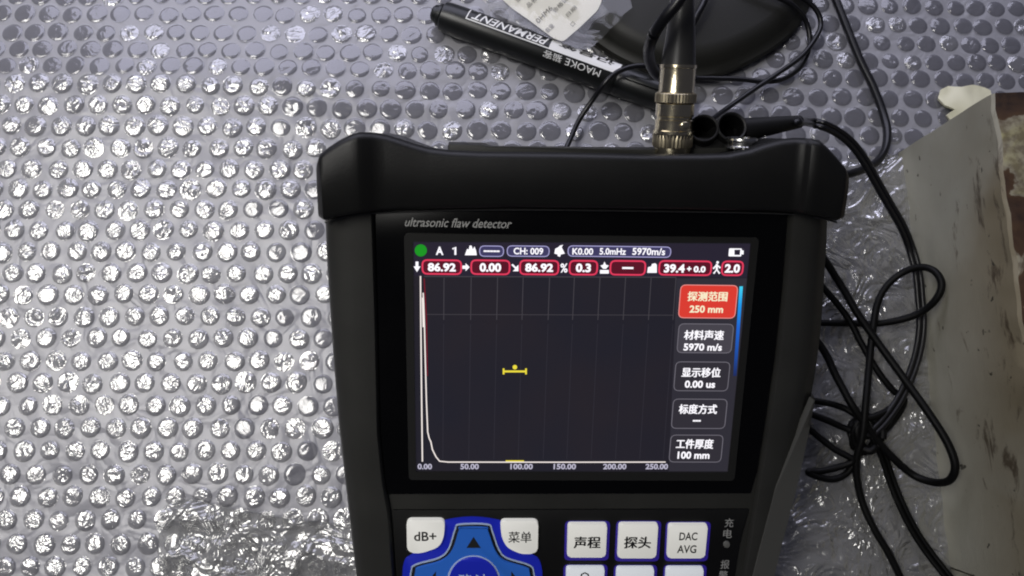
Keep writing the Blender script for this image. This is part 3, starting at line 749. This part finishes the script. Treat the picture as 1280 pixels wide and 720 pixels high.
# menu buttons
for (u0, v0, u1, v1, fl, ln, s1, s2, tu, tv1, tv2, w1, w2, tm) in (
        (849, 356, 921, 398, 'btn_red', 'btn_redline', '探测范围', '250 mm', 884.5, 370.5, 386.5, 50, 42, 'cream'),
        (847, 404.5, 916, 441.5, 'btn', 'btnline', '材料声速', '5970 m/s', 880, 418.8, 434, 50, 48, 'white'),
        (843, 452, 911.5, 489, 'btn2', 'btnline', '显示移位', '0.00 us', 876.5, 465.5, 480.3, 49, 38, 'white'),
        (840, 498.5, 908, 536, 'btn2', 'btnline', '标度方式', '---', 872.5, 511.3, 526, 48, 10, 'white'),
        (837, 543.5, 903, 578, 'btn2', 'btnline', '工件厚度', '100 mm', 868.5, 554.8, 569, 47, 40, 'white')):
    pill('menu_button', u0, v0, u1, v1, Z2, E[ln], E[fl], scr, 0.0020, 0.00028)
    dtext('ui_text', s1, tu, tv1, w1, 12.2, E[tm], Z3, scr, 0.028)
    dtext('ui_text', s2, tu - 1.5, tv2, w2, 9.2 if s2 != '---' else 2, E[tm], Z3, scr, 0.03)
# scroll bar, cyan to blue to dark along its own length
m = bpy.data.materials.new('ui_scroll'); m.use_nodes = True; nt = m.node_tree; b = nt.nodes["Principled BSDF"]; b.inputs["Base Color"].default_value = (0.004, 0.004, 0.004, 1)
tc = nt.nodes.new("ShaderNodeTexCoord"); rp = nt.nodes.new("ShaderNodeValToRGB"); sp = nt.nodes.new("ShaderNodeSeparateXYZ")
nt.links.new(tc.outputs["Generated"], sp.inputs[0]); nt.links.new(sp.outputs[1], rp.inputs[0]); nt.links.new(rp.outputs[0], b.inputs["Emission Color"]); b.inputs["Emission Strength"].default_value = 1
e = rp.color_ramp.elements; e[0].position = 0.0; e[0].color = (0.01, 0.02, 0.10, 1); e[1].position = 1.0; e[1].color = (0.05, 0.65, 0.90, 1); x = e.new(0.55); x.color = (0.01, 0.13, 0.65, 1); x = e.new(0.8); x.color = (0.01, 0.32, 0.85, 1)
dline('scroll_bar', [(926.5, 358), (923.5, 400), (918.5, 470)], 4.2, Z3, m, scr)

# ---------------- keypad
ZK = 0.0011
# blue surround of the navigation pad
sur = [(505, 760), (503, 720), (506, 700), (516, 692), (545, 672), (548, 655), (562, 649), (590, 646), (618, 649), (632, 655), (636, 672), (664, 692), (674, 700), (678, 720), (676, 760), (650, 800), (592, 812), (535, 800)]
cs = [p for p in catmull([Vector((a, b, 0)) for a, b in sur], 4, True)]
pad = plate('pad_surround', [(p.x, p.y) for p in cs], 0.0002, 0.0006, M['blue'], bev=0.0002)
starP = [(574, 655), (610, 655), (616, 664), (624, 686), (634, 697), (662, 706), (668, 716), (668, 744), (634, 757), (622, 772), (610, 800), (574, 800), (562, 772), (550, 757), (514, 744), (513, 714), (520, 705), (548, 697), (560, 686), (568, 662)]
ss = [(p.x, p.y) for p in catmull([Vector((a, b, 0)) for a, b in starP], 4, True)]
c0 = (592, 728)
def shrink(P, k): return [(u + (c0[0] - u) * k, v + (c0[1] - v) * k) for u, v in P]
def ring_px(P, d):
    q = offset_ring([Vector(p) for p in P], d); return [(a.x, a.y) for a in q]
sgn = 1 if sum(ss[i - 1][0] * ss[i][1] - ss[i][0] * ss[i - 1][1] for i in range(len(ss))) > 0 else -1
navo = plate('nav_outline', ss, 0.0004, 0.0010, M['line_white'])
dpoly('nav_gap', ring_px(ss, sgn * 1.7), 0.00103, M['ink'], navo)
nav = plate('nav_key', ring_px(ss, sgn * 6.0), 0.0006, 0.0022, M['blue_mid'], bev=0.0004)
dpoly('arrow_mark', [(592, 671), (601, 685), (583, 685)], 0.00225, M['ink'], nav)
dpoly('arrow_mark', [(534, 728), (545, 714), (545, 742)], 0.00225, M['ink'], nav)
dpoly('arrow_mark', [(650, 728), (639, 714), (639, 742)], 0.00225, M['ink'], nav)
plate('ok_ring', circ(592, 728, 33.5, 40), 0.0021, 0.0024, M['line_white'])
okk = plate('ok_key', circ(592, 728, 31, 40), 0.0022, 0.0030, M['blue'], bev=0.0003)
dtext('key_legend', '确认', 592, 727, 38, 19, M['line_white'], 0.00303, okk, 0.01)
def key(P, rad, matl, legends, rim=None):
    if rim:
        a = offset_ring([Vector(p) for p in P], 0)
        cx = sum(p[0] for p in P) / len(P); cy = sum(p[1] for p in P) / len(P)
        q = [(cx + (u - cx) * 1.15, cy + (v - cy) * 1.17) for u, v in P]
        plate('key_surround', q, 0.0002, 0.0005, rim, rad=rad * 1.3)
    k = plate('key', P, 0.0003, 0.0021, matl, rad=rad, bev=0.00045)
    for s, u, v, w, hh, bo in legends: dtext('key_legend', s, u, v, w, hh, M['ink'], 0.00214, k, bo)
    return k
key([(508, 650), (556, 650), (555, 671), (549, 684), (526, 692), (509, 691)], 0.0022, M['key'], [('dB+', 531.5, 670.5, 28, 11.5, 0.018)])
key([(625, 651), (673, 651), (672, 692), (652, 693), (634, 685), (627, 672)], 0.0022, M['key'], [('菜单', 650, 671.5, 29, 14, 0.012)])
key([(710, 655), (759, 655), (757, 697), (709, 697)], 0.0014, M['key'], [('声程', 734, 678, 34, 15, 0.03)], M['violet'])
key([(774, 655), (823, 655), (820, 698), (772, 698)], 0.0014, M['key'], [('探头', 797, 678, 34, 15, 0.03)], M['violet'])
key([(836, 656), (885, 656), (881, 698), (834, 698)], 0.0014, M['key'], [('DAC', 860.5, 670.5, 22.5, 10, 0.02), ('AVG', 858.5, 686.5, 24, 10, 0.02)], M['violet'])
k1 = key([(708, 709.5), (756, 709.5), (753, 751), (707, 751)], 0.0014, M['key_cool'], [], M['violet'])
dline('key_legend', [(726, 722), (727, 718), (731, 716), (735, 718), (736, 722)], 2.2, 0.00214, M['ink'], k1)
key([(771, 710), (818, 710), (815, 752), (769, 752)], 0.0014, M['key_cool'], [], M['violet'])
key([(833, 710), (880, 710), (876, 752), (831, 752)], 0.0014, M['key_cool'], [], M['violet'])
for s, u, v in (('充', 911.5, 653.5), ('电', 909.5, 667), ('报', 906.3, 705.5), ('警', 904, 719)):
    dtext('lettering', s, u, v, 11, 11, M['ink_grey'], 0.0004, keypanel, 0.01)
plate('charge_led', circ(908.5, 681, 4.2, 14), 0.0002, 0.0008, mat('led_lens', (0.16, 0.16, 0.15), 0.3), bev=0.0002)

# ---------------- sockets on the top end
def along(name, bm_or, parent, u, v, z, matl, ang=30, rot=None):
    me = from_bm(bm_or, name, ang=ang); o = link(name, me, parent, matl); p = D(u, v, z); o.location = p
    if rot: o.rotation_euler = rot
    return o
sk = along('socket', lathe([(0, 0), (0.0048, 0), (0.0052, 0.0004), (0.0052, 0.0012), (0.0044, 0.0013), (0.0044, 0.0022), (0.0050, 0.0024), (0.0052, 0.0030), (0.0050, 0.0036), (0.0040, 0.0037), (0.0036, 0.0028), (0, 0.0026)], 32), det, 926, 186, -0.008, M['steel'])
link('thread', from_bm(knurl(0.0054, 0.0002, 0.0012, 28, 0.0002, 0.0002), 'thread', ang=20), sk, M['steel'])
along('socket', lathe([(0, 0), (0.0058, 0), (0.0060, 0.0005), (0.0060, 0.0030), (0.0050, 0.0034), (0.0050, 0.006), (0, 0.006)], 32), det, 840, 194, -0.012, M['nickel'])

# ------------------------------------------------------------------ probe lead with bayonet plug
def thing_on_det(name, u, v, z, label, cat):
    o = empty(name, (0, 0, 0), label, cat); mm = DM.copy(); mm.translation = DM @ D(u, v, z); o.matrix_world = mm; return o
pl = thing_on_det('probe_lead', 840, 186, -0.012, 'nickel bayonet plug with grey black sleeve, fitted to the top of the instrument', 'cable plug')
pl.scale = (1, 0.78, 1)
px = 0.000292
link('coupling_ring', from_bm(knurl(23.0 * px, 0.0008, 0.0066, 34, 0.0003, 0.0006), 'coupling_ring', ang=20), pl, M['nickel_dull'])
link('bayonet_collar', from_bm(lathe([(20.5 * px, 0), (20.5 * px, 0.0008), (22.8 * px, 0.0062), (23.6 * px, 0.0066), (23.6 * px, 0.0078), (21.6 * px, 0.0082), (21.6 * px, 0.0122), (20.2 * px, 0.0126), (20.2 * px, 0.0136), (21.8 * px, 0.0140), (21.8 * px, 0.0190), (20 * px, 0.0194), (10 * px, 0.0194)], 40), 'bayonet_collar', ang=25), pl, M['nickel'])
link('bayonet_lug', from_bm(lathe([(0, 0), (0.0012, 0), (0.0016, 0.0003), (0.0016, 0.0010), (0.0012, 0.0013), (0, 0.0013)], 16), 'bayonet_lug'), pl, M['nickel'])
lug = COL.objects['bayonet_lug']; lug.location = (0.0022, 0.0105, 21.0 * px * 0.93); lug.rotation_euler = (R(90), 0, R(20))
link('grip_ring', from_bm(knurl(23.2 * px, 0.0194, 0.0234, 40, 0.00022, 0.0003), 'grip_ring', ang=20), pl, M['nickel_dull'])
link('ferrule', from_bm(lathe([(20 * px, 0.0230), (21.0 * px, 0.0236), (20.0 * px, 0.0246), (19.8 * px, 0.0335), (20.8 * px, 0.0338), (20.6 * px, 0.0350), (17 * px, 0.0352)], 40), 'ferrule', ang=25), pl, M['nickel'])
bm = bmesh.new()
bp_ = [DM.inverted() @ (DM @ Vector((0, 0, 0)))]
boot_pts = [Vector((0, 0.034, 0)), Vector((0.0000, 0.042, 0.0003)), Vector((-0.0002, 0.052, 0.001)), Vector((-0.0006, 0.064, 0.001)), Vector((-0.0010, 0.078, 0.000)), Vector((-0.0012, 0.095, -0.002)), Vector((-0.001, 0.13, -0.008))]
tube_into(bm, catmull(boot_pts, 6), lambda t: lerp(20.0 * px, 10 * px, min(1, t * 1.5)), 24)
link('sleeve', from_bm(bm, 'sleeve', ang=60), pl, M['boot'])

# ------------------------------------------------------------------ cables
def px_path(P, mode='world'):
    """P: (u, v, height above the wrap) -> world points on that height"""
    return [S(u, v, z) for u, v, z in P]
def cable(name, P, r, label, matl, twin=0.0, seg=10, parent=None, n=8, cat='cable', objname=None):
    pts = catmull(P if abs(P[0][0]) < 5 else px_path(P), n)
    bm = bmesh.new()
    if twin:
        A_, B_ = [], []
        for i, p in enumerate(pts):
            t = (pts[min(len(pts) - 1, i + 1)] - pts[max(0, i - 1)]).normalized(); s = t.cross(Vector((0, 0, 1))).normalized()
            A_.append(p + s * twin); B_.append(p - s * twin)
        tube_into(bm, A_, r, seg); tube_into(bm, B_, r, seg)
    else: tube_into(bm, pts, r, seg)
    o = link(name, from_bm(bm, name, ang=60), parent, matl)
    if label: tag(o, label, cat)
    return o
cable('cable', [(1030, -40, .004), (1045, 0, .004), (1060, 38, .004), (1075, 75, .004), (1092, 110, .004), (1104, 142, .005), (1109, 165, .007), (1106, 187, .010), (1094, 204, .014), (1076, 213, .019), (1056, 219, .022), (1030, 226, .024)], 0.00195,
      'thick black cable curving from the top edge into the right side of the instrument', M['cable'])
cable('cable', [(704, 192, .010), (712, 176, .008), (724, 150, .008), (740, 126, .012), (756, 104, .019), (772, 90, .021), (792, 83, .020), (815, 83, .018), (840, 87, .010), (866, 97, .007), (890, 98, .006), (925, 99, .005), (955, 102, .004), (978, 99, .003), (998, 86, .004), (1010, 65, .006), (1012, 45, .007), (1006, 24, .010), (990, 6, .016), (965, -6, .018), (930, -20, .018)], 0.00125,
      'thin black wire arching over the marker pen, looping behind the nickel plug', M['cable'])
cable('cable', [(870, 164, .022), (893, 147, .014), (915, 131, .009), (945, 110, .0075), (975, 90, .0075), (1002, 70, .009), (1019, 48, .009), (1026, 30, .008), (1020, 12, .010), (1004, -2, .012), (980, -14, .014)], 0.00125,
      'thin black wire running up right from rubber caps, hooking back at the top', M['cable'])
over = [tuple(DM @ D(u, v, z)) for u, v, z in ((850, 104, -.034), (830, 98, -.034), (817, 88, -.028), (811, 68, -.016), (816, 46, -.004), (829, 25, .001), (845, 6, .003), (862, -18, .003))]
cable('cable', over, 0.0019,
      'black wire crossing over the grey sleeve of the plug at the top', M['cable'])
cable('cable', [(858, 46, .018), (864, 34, .020), (872, 18, .022), (880, 2, .022), (888, -20, .022)], 0.0016, 'short black wire just right of the grey sleeve above the nickel plug', M['cable'])

# power lead: two rubber-ringed plugs, strain relief, twin wire
pw = empty('power_lead', S(915, 160, 0.02), 'black twin wire lead with round rubber plug beside the nickel plug', 'power cable')
def ring_cap(u, v, z, r, hh, parent, name='plug', axis=None):
    bm = lathe([(0, -hh * 0.55), (r * 0.78, -hh * 0.55), (r * 0.80, -0.0006), (r * 0.84, 0), (r * 0.93, 0.0003), (r, 0), (r * 1.02, -0.0010), (r * 0.98, -hh), (0, -hh)], 36)
    bmesh.ops.recalc_face_normals(bm, faces=bm.faces)
    for f in bm.faces:
        c = f.calc_center_median()
        if math.hypot(c.x, c.z) < r * 0.815 and c.y > -hh * 0.8: f.material_index = 1
    me = from_bm(bm, name, ang=35); me.materials.append(M['rubber']); me.materials.append(M['rubber_in'])
    o = link(name, me)
    ax_ = (axis or Vector((0.10, 0.0, 1))).normalized()
    mt = ax_.to_track_quat('Y', 'Z').to_matrix().to_4x4(); mt.translation = DM @ D(u, v, z)
    if parent: o.parent = parent; mt = Matrix.Translation(-parent.location) @ mt
    o.matrix_basis = mt
    return o
def under(o, parent):
    o.parent = parent; o.matrix_parent_inverse = Matrix.Translation(parent.location).inverted()
ring_cap(915, 158, -0.012, 0.0052, 0.018, pw, 'plug')
rc = ring_cap(880, 160, -0.012, 0.0050, 0.018, None, 'dust_cap', Vector((-0.1, 0.1, 1)))
tag(rc, 'round black rubber dust cap between the nickel plug and the power lead', 'dust cap')
# dark lug bodies below the caps that meet the instrument
bm = prism(ccw(dpts([(866, 172), (908, 172), (912, 196), (866, 196)], -0.014)), -0.030, -0.013, 0.001); link('cap_tether', from_bm(bm, 'cap_tether'), det, M['rubber'])
bm = bmesh.new(); A_ = DM @ D(925, 163, -0.016); B_ = DM @ D(1000, 152, -0.022)
tube_into(bm, [A_.lerp(B_, k / 8) for k in range(9)], lambda t: lerp(0.0042, 0.0022, t), 16)
o = link('strain_relief', from_bm(bm, 'strain_relief', ang=50), None, M['rubber']); under(o, pw)
p0 = B_
PW = [(1012, 153), (1030, 157), (1048, 166), (1066, 181), (1082, 203), (1096, 228), (1112, 256), (1128, 284), (1139, 312), (1147, 342), (1150, 372), (1152, 402), (1149, 432), (1140, 465), (1124, 500), (1104, 528), (1086, 545)]
pts = [A_.lerp(B_, 0.9), p0] + [S(u, v, lerp(0.045, 0.013, min(1, i / 8))) for i, (u, v) in enumerate(PW)]
pts = catmull(pts, 8); bm = bmesh.new(); q1, q2 = [], []
for i, p in enumerate(pts):
    t = (pts[min(len(pts) - 1, i + 1)] - pts[max(0, i - 1)]).normalized(); s = t.cross(Vector((0, 0, 1))).normalized(); tw = min(1, i / 20) * 0.0011
    q1.append(p + s * tw); q2.append(p - s * tw)
tube_into(bm, q1, 0.00125, 10); tube_into(bm, q2, 0.00125, 10)
o = link('wire', from_bm(bm, 'wire', ang=60), None, M['cable']); under(o, pw)

# tangle on the right
c_ = M['cable_side']
cable('cable', [(950, 410, .006), (1000, 404, .006), (1060, 404, .006), (1090, 405, .008), (1120, 401, .014), (1150, 391, .020), (1170, 374, .026), (1177, 355, .028), (1168, 339, .026), (1150, 334, .021), (1128, 341, .016), (1108, 358, .013), (1096, 382, .012), (1090, 420, .012), (1086, 460, .012), (1082, 505, .015), (1078, 545, .014), (1070, 580, .010), (1076, 622, .007), (1092, 660, .007), (1112, 694, .007), (1134, 740, .007)], 0.0016,
      'black cable with a small round loop at top, running straight down to the bottom edge', c_)
cable('cable', [(960, 270, .010), (1015, 306, .012), (1047, 350, .010), (1072, 392, .012), (1100, 432, .014), (1132, 476, .018), (1162, 518, .025), (1184, 553, .029), (1194, 582, .030), (1187, 600, .026), (1168, 603, .018), (1142, 594, .012), (1116, 572, .012), (1092, 545, .013), (1066, 508, .015), (1046, 472, .012), (1024, 430, .010), (970, 370, .010)], 0.0017,
      'black cable bent in a long hairpin pointing at the foot of the steel block', c_)
cable('cable', [(950, 290, .008), (1010, 340, .008), (1056, 392, .008), (1076, 428, .009), (1096, 462, .010), (1116, 488, .010), (1130, 500, .009), (1120, 522, .009), (1104, 540, .010), (1090, 548, .012)], 0.0015,
      'black cable slanting into the tangle from beside the scroll side of the instrument', c_)
cable('cable', [(930, 490, .010), (1000, 499, .010), (1030, 503, .010), (1055, 510, .010), (1078, 522, .013), (1100, 518, .013), (1128, 502, .010), (1118, 520, .010), (1108, 536, .010), (1085, 545, .013), (1058, 536, .010), (1030, 524, .010), (1000, 514, .010), (930, 500, .010)], 0.0015,
      'black cable folded into a flat narrow loop left of the knot of turns', c_)
cable('cable', [(940, 480, .009), (990, 518, .009), (1022, 545, .009), (1044, 562, .010), (1066, 575, .011), (1048, 584, .009), (1025, 589, .008), (1010, 590, .008), (1022, 596, .008), (1042, 599, .008), (1060, 590, .008), (1072, 570, .009), (1080, 556, .012)], 0.0015,
      'black cable folded into a small pointed loop over bright creased film', c_)
cable('cable', [(1080, 520, .012), (1092, 545, .013), (1104, 570, .010), (1114, 600, .008), (1126, 630, .008), (1142, 662, .008), (1162, 692, .009), (1190, 728, .012), (1200, 745, .012)], 0.00115,
      'twin black wire running from the tangle down beside the foot of the block', c_, twin=0.0011)
# coil of turns at the centre
bm = bmesh.new(); cc = S(1084, 548, .010); rnd = random.Random(3)
pts = []
for k in range(100):
    a = k / 100 * 2 * math.pi * 6; rr = 0.0060 + 0.0022 * math.sin(k * 0.37) + 0.0010 * rnd.random()
    pts.append(cc + Vector((rr * math.cos(a) * 0.85, rr * math.sin(a) * 1.1, 0.0022 * math.sin(a * 0.31 + 1) + 0.0014 * math.cos(k * 0.9))))
tube_into(bm, catmull(pts, 2), 0.0017, 8)
o = link('cable_coil', from_bm(bm, 'cable_coil', ang=60), None, c_); tag(o, 'tight knot of black cable turns at the centre of the tangle', 'cable coil')

# ------------------------------------------------------------------ black disc, bag, paper and marker at the top
disc_c = S(852, -55, 0.0)
rx = (S(1022, -56, 0.006) - S(852, -56, 0.006)).length
prof = [(0, -0.004), (0.92, -0.004), (0.99, 0.000), (1.0, 0.0035), (0.985, 0.0050), (0.95, 0.0058), (0.93, 0.0075), (0.90, 0.0105), (0.86, 0.0125), (0.81, 0.0134), (0, 0.0138)]
bm = lathe([(r_ * rx, z) for r_, z in prof], 96)
for v_ in bm.verts:
    x, y, z = v_.co; a_ = math.atan2(z, x); wb = 1 + 0.012 * math.sin(3 * a_ + 1) + 0.008 * math.sin(7 * a_); v_.co = Vector((x * wb, z * 1.04 * wb, y * (1 + 0.06 * math.sin(2 * a_)) + (0.0009 * noise.noise(Vector((x * 30, z * 30, 1))) if y > 0.004 else 0)))
o = link('round_case', from_bm(bm, 'round_case', ang=35), None, M['disc']); o.location = disc_c + Vector((0, 0, 0.0015)); o.rotation_euler = (R(-6), 0, 0)
tag(o, 'large round black case lying behind the marker pen at the top', 'case')

penA, penB = S(553, 20, 0.0072), S(862, 133, 0.0076)
pen = empty('marker_pen', penA, 'black permanent marker pen with white print lying slanted at the top', 'marker')
pax = (penB - penA).normalized(); ptn = Vector((0, 0, 1)); ps = ptn.cross(pax).normalized(); pz = pax.cross(ps).normalized()
Lp = (penB - penA).length
pm = Matrix((ps, pax, pz)).transposed().to_4x4()
pen.matrix_world = Matrix.Translation(penA) @ pm    # local +Y along the pen, +Z up
rp_ = 0.0076
k_ = Lp
body = link('barrel', from_bm(lathe([(0, 0.0), (rp_ * 0.80, 0.0), (rp_ * 0.94, 0.0008), (rp_ * 0.99, 0.004), (rp_, 0.010), (rp_ * 1.01, k_ * 0.70), (rp_ * 0.98, k_ * 0.705), (rp_ * 0.93, k_ * 0.708), (rp_ * 0.93, k_ * 0.715), (0, k_ * 0.716)], 56), 'barrel', ang=25), pen, M['pen'])
link('end_plug', from_bm(lathe([(0, -0.0052), (rp_ * 0.42, -0.0052), (rp_ * 0.55, -0.0042), (rp_ * 0.62, -0.0022), (rp_ * 0.74, -0.0018), (rp_ * 0.78, -0.0004), (rp_ * 0.7, 0.0004), (0, 0.0004)], 32), 'end_plug', ang=25), pen, M['pen'])
capm = link('cap', from_bm(lathe([(0, k_ * 0.712), (rp_ * 0.96, k_ * 0.712), (rp_ * 0.99, k_ * 0.718), (rp_ * 0.92, k_ * 0.98), (rp_ * 0.86, k_), (0, k_)], 56), 'cap', ang=25), pen, M['pen'])
bm = prism([(-0.0016, k_ * 0.74), (0.0016, k_ * 0.74), (0.0013, k_ * 0.96), (-0.0013, k_ * 0.96)], rp_ * 0.9, rp_ * 1.13, 0.0004); link('clip', from_bm(bm, 'clip'), pen, M['pen'])
def wrapcyl(V, F, name, matl, parent, s0, t0, ls, lt, dr, steps=1):
    """V in unit box (-.5..+.5): x along text, y up; the text reads towards -Y of the pen, its top towards +X(t decreasing)"""
    bm = bmesh.new(); vv = [bm.verts.new((x, y, 0)) for x, y in V]
    for f in F:
        try: bm.faces.new([vv[i] for i in f])
        except ValueError: pass
    for q in range(1, 8):
        bmesh.ops.bisect_plane(bm, geom=list(bm.verts) + list(bm.edges) + list(bm.faces), plane_co=(0, q / 8 - 0.5, 0), plane_no=(0, 1, 0))
    bm.verts.index_update(); V = [(v.co.x, v.co.y) for v in bm.verts]; F = [tuple(v.index for v in f.verts) for f in bm.faces]; bm.free()
    out = []
    for x, y in V:
        s = s0 - x * ls; t = t0 - y * lt
        a = t / rp_
        rr = rp_ * 1.008 + dr
        out.append((math.sin(a) * rr, s, math.cos(a) * rr))
    me = bpy.data.meshes.new(name); me.from_pydata(out, [], F); return link(name, me, parent, matl)
def grid_box(nx_=24, ny_=8):
    V = [(i / nx_ - 0.5, j / ny_ - 0.5) for i in range(nx_ + 1) for j in range(ny_ + 1)]
    F = [(i * (ny_ + 1) + j, (i + 1) * (ny_ + 1) + j, (i + 1) * (ny_ + 1) + j + 1, i * (ny_ + 1) + j + 1) for i in range(nx_) for j in range(ny_)]
    return V, F
# which lateral direction is "down in the picture"?  ps points to the far side when positive
SD = -1 if ps.y > 0 else 1
def pen_s(u, v):
    p = S(u, v, 0.016) - penA; return p.dot(pax)
sT = pen_s(586, 12); sP = pen_s(690, 52); sE = pen_s(776, 84)
# framed word: white frame, black inside
def penrect(name, s0, s1, t0, t1, matl, dr):
    V, F = grid_box(); return wrapcyl(V, F, name, matl, body, (s0 + s1) / 2, (t0 + t1) / 2, (s1 - s0), (t1 - t0), dr)
tb, tt = SD * 0.0006, SD * -0.0062      # near and far edge of the framed strip (arc length from the crest)
penrect('print_frame', sT, sE, tb, tt, M['pen_print'], 0.00005)
penrect('print_frame', sT + 0.0006, sP - 0.0005, tb + SD * -0.0006, tt + SD * 0.0003, M['pen'], 0.00015)
V, F = text_mesh('PERMANENT', 0.012, 0.3); tm_ = tb + (tt - tb) * 0.47
wrapcyl(V, F, 'print_lettering', M['pen_print'], body, (sT + sP) / 2 + 0.0002, tm_, (sP - sT) * 0.90, abs(tt - tb) * 0.66 * -SD, 0.00028)
V, F = text_mesh('记号笔', 0.02, 0.1)
wrapcyl(V, F, 'print_lettering', M['ink'], body, (sP + sE) / 2, tb + (tt - tb) * 0.76, (sE - sP) * 0.80, abs(tt - tb) * 0.62 * -SD, 0.00022)
V, F = text_mesh('MAOKE', -0.004, 0.0)
wrapcyl(V, F, 'print_lettering', M['pen_print'], body, pen_s(727, 86), SD * 0.0032, abs(pen_s(748, 93) - pen_s(704, 78)), abs(tt - tb) * 0.46 * -SD, 0.0002)
V, F = text_mesh('猫客', 0.01, 0.0)
wrapcyl(V, F, 'print_lettering', M['pen_print'], body, pen_s(689, 72), SD * 0.0032, abs(pen_s(700, 77) - pen_s(677, 68)), abs(tt - tb) * 0.50 * -SD, 0.0002)

# clear bag with paper label
bagP = zig([(592, -40), (800, -40), (785, -4), (790, 12), (765, 34), (737, 63), (720, 62), (690, 50), (650, 32), (612, 14)], 1.0, 3, 4)
def bagz(u, v): return 0.0165
bag = empty('plastic_bag', S(700, 0, 0.016), 'small clear plastic bag holding a cream paper label, tucked behind the marker', 'plastic bag')
o = sheet_obj('bag_film', bagP, bagz, 0.0, M['bag'], None, None, 0.0012, 0.003, n=4, nscale=70); under(o, bag)
o = sheet_obj('bag_back', bagP, lambda u, v: 0.0143, 0.0, M['bag'], None, None, 0.0002, 0.0004, n=2, nscale=70); under(o, bag)
def round_px(P, r): return [(q.x, q.y) for q in round_poly([Vector(p) for p in P], r, 4)]
PZ = 0.0152
lab = sheet_obj('paper_label', round_px([(622, -6), (600, -45), (760, -45), (752, 2), (747, 13), (726, 33), (704, 52), (692, 48), (660, 24), (641, 11)], 4), PZ, 0.0002, M['paper'], None, None, 0.0001, 0.0002, n=2); under(lab, bag)
rnd = random.Random(11)
def paper_text(s, u, v, w, hh, ang):
    V, F = text_mesh(s, 0.0, 0.0); ca, sa = math.cos(ang), math.sin(ang); out = []
    for x, y in V:
        a, b__ = x * w, -y * hh; out.append(tuple(S(u + a * ca - b__ * sa, v + a * sa + b__ * ca, PZ + 0.0006)))
    me = bpy.data.meshes.new('label_print'); me.from_pydata(out, [], F); o = link('label_print', me, None, M['paper_ink']); under(o, bag)
paper_text('0HM6', 680, 18, 26, 6, R(-45)); paper_text('合格证', 700, 6, 24, 6, R(-45)); paper_text('品名', 664, 3, 14, 6, R(-45))
paper_text('数量', 687, 35, 12, 6, R(-45)); paper_text('日期', 714, 14, 16, 5, R(-45)); paper_text('口', 716, 30, 5, 5, R(-45)); paper_text('型号', 650, -4, 14, 6, R(-45))
